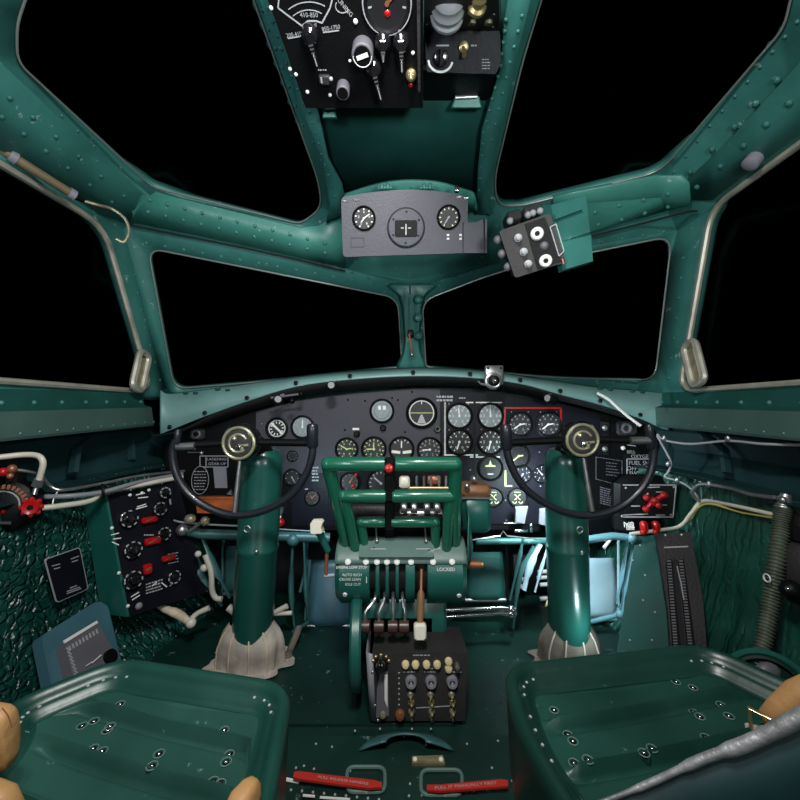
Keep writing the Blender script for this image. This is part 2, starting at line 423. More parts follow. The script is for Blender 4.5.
def plate(mat_, outline, off, th, riv=(), r=.0075, name='trim_1'):
    m = MB(mat_); hull_sheet(m, outline, off=off)
    for pts, n in riv: rivets(m, pts, n, r, off)
    return struct(m.build(name, solid=th, sharp=8))
# riveted cover strips along the windshield header, left and right
plate('frame_paint_light', [(133, 212), (142, 200), (156, 193), (300, 228), (318, 226), (345, 212), (345, 268), (240, 244), (132, 222)], .012, .01,
      [([(150, 200), (325, 243)], 11), ([(148, 212), (325, 253)], 11)], .0075, 'trim_1')
plate('frame_paint', [(345, 268), (395, 281), (412, 288), (440, 280), (500, 262), (500, 215), (470, 212), (345, 212)], .008, .008,
      [([(352, 272), (404, 290), (440, 282), (490, 266)], 9)], .006, 'trim_2')
plate('frame_paint_light', [(553, 198), (580, 192), (655, 177), (680, 177), (688, 184), (690, 204), (590, 232), (593, 262), (560, 268)], .014, .012,
      [([(572, 222), (600, 210), (668, 194)], 5), ([(575, 230), (620, 220), (668, 207)], 5)], .008, 'trim_3')
# inner flanges of the two roof beams and the riveted lip above the compass panel
plate('frame_paint', [(256, -60), (286, 8), (303, 105), (317, 106), (328, 158), (342, 184), (348, 214), (326, 222), (330, 205), (322, 160), (296, 100), (238, -60)], .03, .01,
      [([(268, 8), (285, 60), (303, 103)], 8), ([(309, 112), (322, 156), (335, 196)], 9)], .0045, 'trim_4')
plate('frame_paint', [(519, -60), (505, 20), (500, 70), (482, 130), (478, 170), (476, 214), (492, 214), (488, 180), (494, 160), (516, 60), (545, -60)], .03, .01,
      [([(506, 20), (500, 70), (484, 130), (479, 190)], 16), ([(522, 16), (508, 70), (492, 140)], 9)], .0045, 'trim_5')
plate('frame_paint_dark', [(300, 60), (505, 60), (488, 140), (480, 200), (340, 200), (322, 140)], .006, .006, name='trim_6')
plate('frame_paint_light', roundpoly([(343, 196), (380, 184, 20), (410, 181, 20), (440, 183, 20), (475, 194), (478, 212), (342, 212)], 4), .05, .01,
      [([(360, 194), (412, 187), (462, 194)], 7)], .005, 'trim_7')
# overlapping side plates: rear roof arch left / right, front corner posts
plate('frame_paint', [(-60, 40), (0, 62), (60, 118), (118, 168), (150, 196), (132, 226), (100, 214), (0, 150), (-60, 118)], .006, .006, [([(10, 98), (59, 139), (124, 196)], 6), ([(2, 117), (50, 154), (112, 202)], 6)], .007, 'trim_8')
plate('frame_paint', [(860, 20), (800, 62), (720, 150), (676, 190), (690, 200), (712, 200), (800, 134), (860, 90)], .006, .006, [([(777, 80), (733, 128), (690, 172)], 5), ([(789, 103), (742, 147), (697, 187)], 5)], .0095, 'trim_9')

mm_ = MB('black_matt'); mm_.tube([hull(x, y, .012) for x, y in ((128, 224), (134, 226), (240, 247), (300, 260), (345, 271))], .0035, 6); mm_.tube([hull(x, y, .012) for x, y in ((592, 236), (640, 224), (690, 211), (697, 211))], .0035, 6)
struct(mm_.build('trim_20'))  # black tubes draw the shadow gap below the header plates
# window panes; alloy side frames, painted edge highlights round the other openings
def win(name, poly, mt, r, inset=0.0, glass=True):
    f = MB(mt); f.tube([hull(q.x, q.y, .004) for q in poly], r, 8, closed=True)
    fo = struct(f.build(name))
    g = MB('window_glass'); hull_sheet(g, [tuple(q) for q in poly], off=-.016)
    g.build('glass', fo, solid=.004)
    return fo
win('window_1', W_L, 'edge_highlight', .0035); win('window_2', W_R, 'edge_highlight', .0035)
win('window_3', W_UL, 'edge_highlight', .0028); win('window_4', W_UR, 'edge_highlight', .0028)
win('window_5', W_SL, 'alu_frame', .0105); win('window_6', W_SR, 'alu_frame', .0105)

# window catches on the side windows
def catch(px, py, a, label):
    p, n = hull(px, py, .03, True); t = thing('window_catch', label, 'window handle', p, 'side window catches')
    up = V(0, 0, 1)*math.cos(a)+V(0, 1, 0)*math.sin(a)
    m = MB('alu_frame'); M = frame(p, n, n.cross(up)); w_, h_ = .030, .078
    pts = [M @ V(x, y, .012) for x, y in ((-w_, -h_), (w_, -h_), (w_, h_), (-w_, h_))]
    o2 = roundpoly([(-w_, -h_), (w_, -h_), (w_, h_), (-w_, h_)], .028)
    m.tube([M @ V(q.x, q.y, .012) for q in o2], .0125, 8, closed=True); m.build('handle_loop', t)
    m = MB('olive_metal'); m.box(M @ T(0, 0, .0), .045, .13, .012, .003); m.build('mounting_plate', t)
catch(138, 371, .32, 'bare metal catch loop on the left side window corner')
catch(697, 363, .32, 'bare metal catch loop on the right side window corner')

# centre post of the windshield with its foot
m = MB('frame_paint')
rows = []
for py, hw in ((286, 26), (296, 14), (308, 10.5), (340, 8), (352, 9.5), (364, 15), (370, 16)):
    d = hull(412, py).y - .03
    rows.append([P(412-hw, py, d+.02), P(412-hw*.75, py, d), P(412+hw*.75, py, d), P(412+hw, py, d+.02)])
m.sheet(rows)
for py in (300, 318, 336): m.dome(frame(P(418, py, hull(412, py).y-.032), V(0, -1, .2)), .005, .003)
struct(m.build('trim_10', solid=.02, offset=1))
t = thing('drain_rod', 'thin bright rod with a hook down the windshield centre post', 'rod', P(409, 330, 1.66))
m = MB('chrome'); m.tube([P(410.5, 285, 1.66), P(409, 305, 1.69), P(409, 329, 1.71)], .004, 8); m.build('rod', t)
m = MB('black'); m.box(Matrix.Translation(P(410.5, 334, 1.70)), .026, .03, .034, .005); m.build('clamp', t)
m = MB('copper'); m.tube([P(409, 334, 1.68), P(411, 345, 1.68), P(412, 352, 1.69), P(413, 356, 1.70)], .004); m.use('steel').ball(P(412, 355, 1.69), .008); m.build('hook', t)

# ================================================================ SILLS, SIDE WALLS, FLOOR, BULKHEAD
def Y(x, y, z): return V(x, y, z+CZ)
def sill(s, name):
    X = 1.07 if s < 0 else 1.08
    prof = [(X-.045, -.03), (X-.055, -.098), (X-.052, -.106), (X+.08, -.108)]; up = [(X+.03, .035), (X-.004, .030), (X-.012, .0), (X-.016, -.02), (X-.045, -.03)]
    ys = [-.45+i*(2.1/12) for i in range(13)]
    m = MB('sill_paint'); m.sheet([[Y(s*x, y, z) for x, z in prof] for y in ys])
    m.use('frame_paint_dark').sheet([[Y(s*x, y, z) for x, z in up] for y in ys]); m.use('frame_paint')  # upper band faces another way; its shade is put into the colour
    for i in range(26):
        y = .2+i*.058
        m.dome(frame(Y(s*(X-.054), y, -.090), V(-s, 0, 0)), .0045, .004, 6)
    for i in range(15):
        y = .3+i*.095
        m.dome(frame(Y(s*(X-.014), y, -.008), V(-s, 0, .2)), .0075, .006, 8)
    return struct(m.build(name, sharp=25))
sill(-1, 'trim_11'); sill(1, 'trim_12')

def wallgrid(s, y0, y1, ny, prof, matn, amp, sc, name, narrow=.10):
    pr = []
    for i in range(len(prof)-1):
        for k in range(6): t = k/6; pr.append((prof[i][0]*(1-t)+prof[i+1][0]*t, prof[i][1]*(1-t)+prof[i+1][1]*t))
    pr.append(prof[-1]); rows = []
    for i in range(ny+1):
        y = y0+(y1-y0)*i/ny; nar = max(0, y-1.45)*narrow*2.5
        rows.append([Y(s*(x-nar-amp*noise.noise(V(x*3, y*sc[0], z*sc[1]))*min(1, 4*abs(z+.27))), y, z) for x, z in pr])
    m = MB(matn); m.sheet(rows); return struct(m.build(name, sharp=80))
PROF = [(1.15, -.10), (1.15, -.24), (1.07, -.27), (1.05, -.45), (1.03, -.62), (.96, -.80), (.86, -.905)]
# upper recess behind the sill, with slanting stiffeners; quilted lining below it
for s, nm, q, sc in ((-1, 'left', 'quilt_left', (26, 30)), (1, 'right', 'quilt_right', (24, 5))):
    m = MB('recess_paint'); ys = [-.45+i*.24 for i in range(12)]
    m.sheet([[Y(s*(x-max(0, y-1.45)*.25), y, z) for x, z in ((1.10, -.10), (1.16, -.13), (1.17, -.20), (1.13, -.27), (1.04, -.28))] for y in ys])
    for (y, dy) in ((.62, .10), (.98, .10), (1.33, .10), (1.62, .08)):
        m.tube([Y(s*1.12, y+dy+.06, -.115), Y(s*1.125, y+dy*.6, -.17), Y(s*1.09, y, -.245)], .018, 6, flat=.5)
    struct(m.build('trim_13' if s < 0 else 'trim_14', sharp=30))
    wallgrid(s, -.45, 2.1, 170, [(1.07, -.275)]+PROF[3:], q, .012, sc, 'wall_'+nm)
m = MB('floor_paint')
m.add([Y(-1.0, -.45, -.9), Y(1.0, -.45, -.9), Y(1.0, 2.15, -.9), Y(-1.0, 2.15, -.9)], [[0, 1, 2, 3]])
for i in range(11):
    for y in (1.02, 1.19):
        if abs(-.36+i*.075+.02) < .5: m.dome(frame(Y(-.30+i*.06, y, -.9), V(0, 0, 1)), .004, .003, 6)
for x, y in ((-.37, 1.3), (-.30, 1.35), (-.22, 1.28), (-.33, 1.22), (.30, 1.12), (.2, 1.05), (.26, .98), (-.2, 1.1), (-.24, 1.06), (.33, 1.2)):
    m.dome(frame(Y(x, y, -.9), V(0, 0, 1)), .004, .003, 6)
m.build('floor'); bpy.data.objects['floor']['kind'] = 'structure'
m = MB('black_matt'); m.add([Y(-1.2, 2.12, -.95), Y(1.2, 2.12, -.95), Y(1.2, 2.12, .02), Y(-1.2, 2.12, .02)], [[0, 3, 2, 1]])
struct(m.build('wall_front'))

# cowl strip (glareshield edge) with corner gussets, and the hood under it
up_ = [(160, 390), (170, 394), (205, 390), (250, 384), (300, 377), (350, 372), (413, 368.5), (470, 370), (520, 376), (560, 382), (600, 388), (640, 391), (660, 393), (669, 394)]
lo_ = [(160, 434), (170, 430), (205, 416), (247, 401), (296, 386), (350, 379), (413, 375.5), (470, 377), (520, 383), (560, 394), (600, 404), (640, 418), (662, 428), (669, 430)]
def cd(px): u = abs(px-410)/250; return 1.62-.02*u
m = MB('cowl_paint')
m.sheet([spline([P(p[0], p[1], cd(p[0])+(.04 if k else -.0)) for p in q], 4) for k, q in ((1, up_), (0, lo_))])
for i in range(1, 13):
    a = P(lo_[i][0], lo_[i][1]-3, cd(lo_[i][0])-.002)
    m.use('black'); m.dome(frame(a, V(0, -1, .3)), .0045, .002, 6)
m.use('frame_paint_dark')
struct(m.build('trim_15', solid=.006, offset=1))
m = MB('frame_paint_dark')           # deck from the strip forward to the foot of the windshield
m.sheet([spline([P(p[0], p[1], cd(p[0])+.045) for p in up_], 3), spline([P(p[0]+(410-p[0])*.03, p[1]-1.5, hull(p[0], p[1]-6).y+.05) for p in up_], 3)])
for px, py in ((186, 393), (196, 393), (218, 389), (228, 390), (600, 388), (610, 389), (632, 391), (642, 392)): m.box(Matrix.Translation(P(px, py, 1.64)), .02, .015, .010, .003)
struct(m.build('trim_16'))
m = MB('black_matt')
hood = [(152, 436), (180, 434), (215, 424), (250, 412), (296, 399), (350, 392), (413, 387), (470, 388), (520, 394), (560, 402), (600, 412), (640, 424), (672, 432)]
lo2 = [(152, 436), (180, 430), (215, 413), (250, 401), (296, 387), (350, 380), (413, 376), (470, 378), (520, 384), (560, 395), (600, 405), (640, 419), (672, 430)]
m.sheet([spline([P(p[0], p[1], cd(p[0])+.006) for p in lo2], 3), spline([P(p[0], p[1]-2, 1.695) for p in hood], 3)])
struct(m.build('trim_17', solid=.004))
# ================================================================ MAIN INSTRUMENT PANEL
PP = Pl(P(300, 450, 1.70), P(500, 450, 1.70), P(300, 520, 1.68))
ip = thing('instrument_panel', 'main black and grey instrument panel full of round gauges under the cowl strip', 'instrument panel', PP.hit(410, 525))
def ppoly(pl, pts, off=0): return [pl.hit(x, y, off) for x, y in pts]
def slab(m, pl, pts, off, th):
    b = ppoly(pl, pts, off+th); a = [p-pl.n*th for p in b]; m.loft([a, b])
top = [(165, 444), (180, 436), (215, 425), (250, 413), (296, 400), (350, 393), (413, 388), (470, 389), (520, 395), (560, 403), (600, 413), (640, 425), (668, 440), (690, 470), (690, 532)]
m = MB('black'); slab(m, PP, top + [(600, 534), (500, 530), (330, 530), (165, 522)], -.03, .03); m.build('panel_plate', ip)
m = MB('panel_grey'); slab(m, PP, [(256, 412), (296, 401), (350, 394), (413, 389), (440, 389), (440, 470), (404, 470), (256, 475)], 0, .004)
m.use('black')
for x, y in ((348, 400), (392, 398), (398, 400), (365, 401), (412, 392), (345, 430), (385, 430), (405, 432), (437, 398)): m.dome(PP.M(x, y, .004), .005, .003, 6)
m.build('flight_panel', ip, label='grey centre panel')
m = MB('navy_black'); slab(m, PP, [(440, 389), (470, 389.5), (520, 396), (560, 404), (600, 415), (600, 428), (548, 440), (548, 524), (462, 524), (440, 470)], 0, .006)
slab(m, PP, [(290, 448), (334, 448), (334, 526), (292, 526)], 0, .003); m.build_each('engine_panel', ip, label='blue black engine instrument panel')
def gauge(pl, par, px, py, r, off=.006, face='dial_black', mark='white', nt=10, na=(40,), ring='black', span=300, digits=True, glass=True, kind='needle', ndl=None, tk=1.0):
    K = pl.k(px, py); R = r*K; M = pl.M(px, py, off)
    m = MB(ring); m.lathe(M, [(R*1.12, 0), (R*1.12, R*.16), (R*1.02, R*.22), (R*.94, R*.16), (R*.92, 0)], 28, False, False); g = m.build('gauge', par)
    m = MB(face); m.cyl(M, R*.95, .0015, seg=28); z = .0016
    m.use(mark)
    if kind == 'needle':
        for i in range(nt+1):
            a = math.radians(90+span/2-span*i/nt)
            m.box(M @ RZ(a) @ T(R*.80, 0, z), R*.16, R*.07*tk, .0006)
        if digits:
            for i in range(nt//2+1):
                a = 90+span/2-span*2*i/nt
                m.text(M @ T(R*.53*math.cos(math.radians(a)), R*.53*math.sin(math.radians(a)), z), str(i*2 % 10), R*.30)
    elif kind == 'warn':
        m.prism(M @ T(0, 0, z), [(-R*.45, R*.12), (R*.45, R*.12), (R*.45, R*.22), (R*.12, R*.3), (0, R*.72), (-R*.12, R*.3), (-R*.45, R*.22)], .0006); m.use('dim_white').box(M @ T(0, -R*.5, z), R*.5, R*.1, .0006)
    elif kind == 'plain': pass
    elif kind == 'horizon':
        m.use('white'); m.ring(M @ T(0, 0, z), R*.86, R*.045, 28, 6)
        m.use('lume'); m.box(M @ T(0, 0, z+.001), R*1.6, R*.05, .001)
        m.use('dim_white'); m.prism(M @ T(0, 0, z), [(-R*.32, -R*.75), (R*.32, -R*.75), (R*.06, -R*.12), (-R*.06, -R*.12)], .0006)
        m.use('white'); m.box(M @ T(0, R*.72, z), R*.06, R*.2, .001)
    elif kind == 'turn':
        m.use('white'); m.box(M @ T(-R*.22, R*.28, z), R*.26, R*.36, .001); m.box(M @ T(R*.22, R*.28, z), R*.26, R*.36, .001)
        m.use('dial_grey'); m.ring(M @ T(0, 0, z), R*.7, R*.04, 24, 6)
    elif kind == 'bank':
        m.use('ivory'); m.box(M @ T(-R*.48, -R*.25, z) @ RZ(-.12), R*.75, R*.24, .001); m.box(M @ T(R*.48, -R*.25, z) @ RZ(.12), R*.75, R*.24, .001)
        m.use('white'); m.box(M @ T(0, R*.4, z), R*.1, R*.6, .001)
        for i in (-2, -1, 1, 2): m.box(M @ RZ(math.radians(90-i*22)) @ T(R*.8, 0, z), R*.15, R*.06, .001)
    elif kind == 'band':
        m.ring(M @ T(0, 0, z), R*.8, R*.05, 28, 6); m.box(M @ RZ(-.75) @ T(0, 0, z), R*1.5, R*.2, .001)
        for i in range(12): m.box(M @ RZ(i*PI/6+.1) @ T(R*.6, 0, z), R*.22, R*.10, .0008)
    elif kind == 'curl':
        for sx in (-1, 1):
            m.ring(M @ T(sx*R*.34, R*.02, z), R*.26, R*.05, 12, 5, PI*.5 if sx > 0 else -PI*.5, PI*1.5 if sx > 0 else PI*.5)
            m.ring(M @ T(sx*R*.34, -R*.45, z), R*.2, R*.05, 12, 5, PI, 2*PI)
        m.box(M @ T(0, R*.55, z), R*.7, R*.08, .001)
    m.build('dial_face', g)
    if na:
        m = MB(ndl or mark)
        for j, a in enumerate(na):
            L_ = R*(.72 if j == 0 else .48); m.prism(M @ T(0, 0, z+.002) @ RZ(math.radians(a)), [(-R*.12, -R*.05), (L_*.8, -R*.055), (L_, 0), (L_*.8, R*.055), (-R*.12, R*.05)], .0008)
        m.cyl(M @ T(0, 0, z+.001), R*.10, .003, seg=10); m.build('needle', g)
    return g
G = lambda *a, **k: gauge(PP, ip, *a, **k)
G(277.5, 428.5, 10, kind='band', na=()); G(303, 427, 10.5, face='dial_grey', mark='dim_white', na=(90,), ndl='white', nt=8)
G(382, 411, 11, kind='turn', face='dial_grey', na=()); G(421.5, 413, 14, kind='horizon', face='dark_grey', na=())
G(347, 449, 10.5, mark='lume', na=(150, 10), nt=10); G(374, 449, 11.5, mark='lume', na=(180, 95), nt=12)
G(401.5, 449, 11.5, kind='bank', na=()); G(429.5, 449.5, 11.5, mark='dim_white', na=(185,), ndl='white', nt=12)
G(459, 416, 12, face='dial_grey', na=(95,), nt=10); G(490, 416, 12, face='dial_grey', na=(92,), nt=10)
G(459, 442, 12, na=(252,), nt=10); G(490, 442, 12, na=(255,), nt=10)
G(519.5, 424.5, 11.5, face='dark_grey', mark='dim_white', na=(215, 8), ndl='white', nt=10); G(547.5, 424.5, 11.5, face='dark_grey', mark='dim_white', na=(218, 8), ndl='white', nt=10)
G(490, 468, 11.5, face='black', mark='lume', kind='warn', na=()); G(518, 456, 10.5, face='black', mark='lume', na=(220, 10), kind='plain')
G(522, 474, 8.5, face='navy_black', mark='dim_white', na=(240,), nt=8); G(541, 474, 8.5, face='navy_black', mark='dim_white', na=(130,), nt=8)
G(493, 497, 9, kind='curl', mark='lume', na=()); G(517, 497, 9, kind='curl', mark='lume', na=())
G(293, 456, 5, mark='dim_white', nt=8, na=(), digits=False); G(292.5, 477, 7.5, mark='dim_white', na=(300,), nt=6, digits=False)
G(312.5, 497.5, 7, mark='copper', ring='black', na=(40, 130), nt=8, ndl='copper', digits=False)
G(381, 483, 13.5, mark='dim_white', na=(140,), nt=14, digits=False); G(350, 482, 9, mark='copper', na=(60,), nt=8, digits=False)
# painted outlines, placards, warning ring, screws, small switches
m = MB('white'); z = .007
def line(m, pl, a, b, wpx, off, th=.001):
    A = pl.hit(*a, off); B = pl.hit(*b, off); d = B-A; m.box(frame((A+B)/2, pl.n, d), d.length, wpx*pl.k(*a), th)
line(m, PP, (445, 402), (445, 455), 1.6, z); line(m, PP, (466, 402.5), (502, 402.5), 1.2, z); line(m, PP, (444, 455), (478, 455), 1.2, z); line(m, PP, (470, 457), (500, 457), 1, z)
line(m, PP, (445, 455), (445, 402), 1.6, z); m.build('white_lines', ip)
m = MB('black'); line(m, PP, (474.5, 398), (474.5, 476), 2.2, .006, .004); m.build('divider_strip', ip)
m = MB('red'); line(m, PP, (504, 408), (561, 408), 1.6, z); line(m, PP, (561, 408), (560.5, 437), 1.8, z); line(m, PP, (505, 408), (504, 428), 1.8, z); m.build('red_lines', ip, label='dark red outline painted round two gauges')
m = MB('lume'); line(m, PP, (505.5, 470), (505.5, 486), 1.6, z); line(m, PP, (505.5, 486), (512, 486), 1.4, z); m.build('yellow_lines', ip)
m = MB('dim_white')
def micro(m, pl, x0, y0, x1, y1, rows, off, seed=1, h=1.1, rot=0):
    rnd = random.Random(seed)
    for r_ in range(rows):
        y = y0+(y1-y0)*(r_+.5)/rows; x = x0
        while x < x1-1:
            w_ = rnd.uniform(1.2, 3.4)
            if x+w_ < x1: line(m, pl, (x, y+rot*(x-x0)), (x+w_, y+rot*(x+w_-x0)), h, off, .0006)
            x += w_+rnd.uniform(.5, 1.0)
micro(m, PP, 436.5, 395, 455, 402, 2, z, 3, 2.0); micro(m, PP, 459, 395, 466, 401, 1, z, 4, 1.2)
micro(m, PP, 312, 466, 319, 482, 5, z, 5, 1.4); micro(m, PP, 305, 488, 310, 490, 1, z, 6); micro(m, PP, 565, 432, 574, 438, 1, z, 8, 1.5)
m.use('white'); m.box(PP.M(356, 429, .005), .028, .009, .001); m.build('small_placards', ip)
m = MB('black')
for x, y in ((357, 434), (383, 428), (437, 429.5)): m.cyl(PP.M(x, y, .004), .014, .018, .012, bev=.003)
m.use('steel').ring(PP.M(437, 429, .022), .010, .002, 16, 6); m.build_each('setting_knob', ip)
m = MB('steel')
for x, y in ((449, 404), (468, 404), (481, 404), (499, 404), (449, 430), (468, 429.5), (481, 429.5), (499, 429), (511, 412), (528, 412), (540, 412), (556, 412), (511, 437), (556, 437), (477, 524), (483, 452), (539, 452), (300, 408), (262, 424), (470, 470), (505, 500), (506, 520), (540, 486), (541, 503)):
    m.dome(PP.M(x, y, .006), .0035, .002, 6)
m.build_each('screw', ip)
# left end of the panel: placards, card holder, wooden card, knob
m = MB('black_gloss'); slab(m, PP, [(200, 456), (229, 456), (229, 467), (200, 467)], .0, .004); m.use('dim_white')
for a, b in (((200, 456), (228, 456)), ((200, 467), (228, 467)), ((200, 456), (200, 467)), ((228, 456), (228, 467)), ((206, 457), (206, 467))): line(m, PP, a, b, .8, .004)
m.text(PP.M(217, 459.2, .0045), 'LANDING', .019, .8); m.text(PP.M(217.5, 463.8, .0045), 'GEAR UP', .019, .8); m.build('placard', ip)
m = MB('black'); e = [PP.M(201, 480, .003) @ V(.036*math.cos(t*PI/12), .058*math.sin(t*PI/12), 0) for t in range(24)]; m.loft([e, [p+PP.n*.004 for p in e]])
m.use('dim_white'); m.tube([p+PP.n*.005 for p in e], .0013, 5, closed=True); micro(m, PP, 194, 470, 208, 491, 7, .008, 12, .8); m.build('oval_plate', ip)
m = MB('side_grey'); slab(m, PP, [(213, 467), (226, 467), (227, 488), (215, 488)], 0, .006); m.build('card_holder', ip, label='pale grey card')
m = MB('orange_wood'); slab(m, PP, [(195, 497), (234, 497), (234, 514), (197, 513)], .0, .03); m.use('copper'); line(m, PP, (196, 499), (233, 499), .8, .031); m.build('lamp_shade', ip, label='orange brown plate')
m = MB('dark_grey'); m.box(PP.M(200, 434, 0), .06, .05, .03, .008, True); m.use('mid_grey').ring(PP.M(200, 434, .03), .014, .005, 18, 8); m.use('black').cyl(PP.M(200, 434, .028), .010, .012); m.build('socket', ip)
m = MB('steel'); m.dome(PP.M(202, 453, .004), .010, .010); m.rod(PP.hit(188, 452.5, .006), PP.hit(200, 452.5, .006), .003); m.prism(PP.M(231, 492, .01), [(-.01, -.006), (.012, -.01), (.008, .012), (0, .005)], .01); m.build_each('toggle', ip)
m = MB('steel'); m.box(PP.M(281, 510, .0), .03, .03, .04, .006, True); m.rod(PP.hit(281, 512, .02), PP.hit(280, 519, .03), .006); m.build('knob_bracket', ip)
m = MB('red'); m.ball(PP.hit(280, 522.5, .04), .019, 16); m.build('red_knob', ip, label='round red pull knob')
# right end of the panel
m = MB('dark_grey'); m.box(PP.M(625, 428, 0), .085, .062, .02, .01, True); m.use('mid_grey').ring(PP.M(624, 428, .02), .017, .007, 20, 8); m.use('steel').dome(PP.M(635, 425, .02), .008, .006); m.build('socket', ip)
m = MB('black_gloss'); slab(m, PP, [(599, 421), (609, 423), (609, 437), (599, 436)], 0, .006); slab(m, PP, [(599, 444), (609, 444), (609, 455), (599, 455)], 0, .006)
m.use('steel'); m.lathe(PP.M(604, 428, .006), [(.012, 0), (.012, .004), (.005, .006), (.005, .014)], 12); m.lathe(PP.M(604, 449, .006), [(.012, 0), (.012, .004), (.005, .006), (.005, .014)], 12); m.build_each('toggle_switch', ip)
m = MB('white'); m.ball(PP.hit(623, 448, .01), .009); m.use('dim_white'); line(m, PP, (627, 445), (636, 446), .8, .002); m.text(PP.M(631, 452, .001), 'BELL', .018); m.build('white_knob', ip)
m = MB('black'); slab(m, PP, [(596, 457), (622, 461), (622, 486), (596, 479)], 0, .004); slab(m, PP, [(598, 482), (622, 488), (624, 512), (600, 508)], 0, .004)
m.use('mid_grey')
for a, b in (((596, 457), (622, 461)), ((622, 461), (622, 486)), ((596, 479), (622, 486)), ((596, 457), (596, 479))): line(m, PP, a, b, .5, .0045)
micro(m, PP, 606, 461, 620, 476, 5, .0048, 21, .7, .12); micro(m, PP, 600, 486, 613, 504, 8, .0048, 22, .8, .25); m.build_each('check_list_plate', ip)
m = MB('black_gloss'); slab(m, PP, [(624, 454), (662, 455), (664, 482), (625, 481)], 0, .004); m.use('dim_white')
for a, b in (((627, 459), (659, 459)), ((627, 478), (659, 478)), ((627, 459), (627, 478)), ((659, 459), (659, 478))): line(m, PP, a, b, .9, .0045)
m.text(PP.M(641, 456.5, .0045), 'OXYGEN', .022); m.text(PP.M(642, 463, .0045), 'FUEL SHUT', .024); m.text(PP.M(641, 468.5, .0045), 'OFF VALVE', .026); m.text(PP.M(642, 473.5, .0045), 'SWITCHES', .024); m.build('placard', ip)
for q, (x, y) in enumerate(((520, 522), (544, 522))):
    pass
# lamps and brackets under the cowl edge
def cowl_lamp(px, py, label, col='black'):
    t = thing('cowl_lamp', label, 'lamp', P(px, py, 1.60), 'small lamps under the cowl edge')
    m = MB(col); m.lathe(frame(P(px, py, 1.63), V(.3, -1, -.2)), [(.012, 0), (.02, .02), (.02, .045), (.014, .048)], 14); m.build('housing', t)
    m = MB('dim_white'); m.cyl(frame(P(px, py, 1.584), V(.3, -1, -.2)), .013, .004); m.build('lens', t)
    m = MB('steel'); m.rod(P(px, py-2, 1.62), P(px+6, py-5, 1.62), .004); m.build('bracket', t)
cowl_lamp(331, 385, 'small black lamp under the cowl edge left of centre'); cowl_lamp(278, 399, 'small black lamp under the cowl edge above the left wheel grip')
cowl_lamp(547, 398, 'small black lamp under the cowl edge above the red outlined gauges')
t = thing('control_rod', 'thin dark rod with knobs under the cowl above the left wheel', 'rod', P(285, 396, 1.6))
m = MB('mid_grey'); m.rod(P(271, 398, 1.61), P(300, 394, 1.61), .005); m.build('rod', t); m = MB('black'); m.ball(P(301, 394, 1.61), .011); m.ball(P(292, 401, 1.60), .012); m.build_each('knob', t)
t = thing('compass_bracket', 'bright metal clamp bracket screwed on the centre of the cowl strip', 'bracket', P(494, 376, 1.58))
m = MB('steel'); m.box(Matrix.Translation(P(494, 375, 1.585)), .075, .012, .075, .005); m.use('black')
for dx in (-6, 7): m.cyl(frame(P(494+dx, 368, 1.579), V(0, -1, 0)), .005, .002)
m.build('plate', t)
m = MB('steel'); m.ring(frame(P(493, 381, 1.56), V(0, -1, 0)), .026, .008, 20, 8); m.build('clamp_ring', t)
m = MB('black'); m.lathe(frame(P(493, 381, 1.58), V(0, -1, 0)), [(.02, 0), (.02, .03), (.012, .035)], 16); m.use('chrome').dome(frame(P(495, 381, 1.545), V(0, -1, 0)), .010); m.build('thumb_screw', t)
m = MB('steel'); m.tube([P(487, 385, 1.57), P(481, 384, 1.56), P(478, 381, 1.56)], .004); m.build('lever', t)

# ================================================================ OVERHEAD COMPASS PANEL
CP = Pl(P(341, 225, 1.27), P(466, 225, 1.27), P(341, 256, 1.295))
t = thing('overhead_console', 'grey metal overhead panel holding compass and two round dials', 'instrument panel', CP.hit(408, 256))
m = MB('compass_grey'); o2 = roundpoly([(341, 197, 5), (372, 192, 20), (410, 189, 20), (446, 192, 20), (468, 197, 5), (467, 253, 3), (404, 255, 20), (343, 257, 4)], 4)
pts = [(q.x, q.y) for q in o2]; slab(m, CP, pts, -.02, .02)
m.use('dark_grey')
for a, b in (((351, 238), (364, 238)), ((351, 247), (364, 247)), ((351, 238), (351, 247)), ((364, 238), (364, 247))): line(m, CP, a, b, .6, .0005)
m.use('white')
for x, y in ((448, 235), (460.5, 235), (448, 238.8), (460.5, 238.8)): m.box(CP.M(x, y, 0), .008, .006, .002)
m.build('panel_plate', t)
m = MB('compass_grey'); slab(m, CP, [(q.x, q.y) for q in roundpoly([(464, 221), (473, 223, 3), (479, 221, 3), (481, 220), (487, 219), (487, 253), (464, 253)], 0)], .004, .004)
slab(m, CP, [(485, 219), (487, 219), (487, 253), (485, 253)], .008, .014); line(m, CP, (464, 222), (464, 253), 1, .008, .003); m.build('side_bracket', t, label='folded grey bracket tab')
gauge(CP, t, 364, 218.5, 10.5, off=0, na=(35, 235), nt=8, mark='white', tk=1.6); gauge(CP, t, 448.5, 217.5, 10.5, off=0, mark='ivory', na=(238,), nt=10, tk=1.5, digits=False, ndl='dim_white')
m = MB('compass_grey'); m.lathe(CP.M(406, 228), [(.058, 0), (.058, .006), (.054, .010), (.030, .010)], 32, False, True)
m.use('black'); m.ring(CP.M(406, 228, .003), .0585, .0016, 32, 6); m.box(CP.M(406, 229, .010), .070, .048, .004, .004, True)
m.use('white'); line(m, CP, (406, 224), (406, 235), .8, .0145); m.use('dim_white'); line(m, CP, (401, 228), (404, 228), 1.2, .0145); line(m, CP, (408, 228), (411, 228), 1.2, .0145)
m.use('dark_grey')
for a in range(6): m.dome(CP.M(406, 228, .009) @ RZ(a*PI/3+.5) @ T(.046, 0, 0), .0045, .003, 6)
m.lathe(CP.M(405.5, 213.5, 0), [(.010, 0), (.010, .008), (.006, .008), (.005, .003)], 14); m.build('compass', t)
m = MB('chrome')
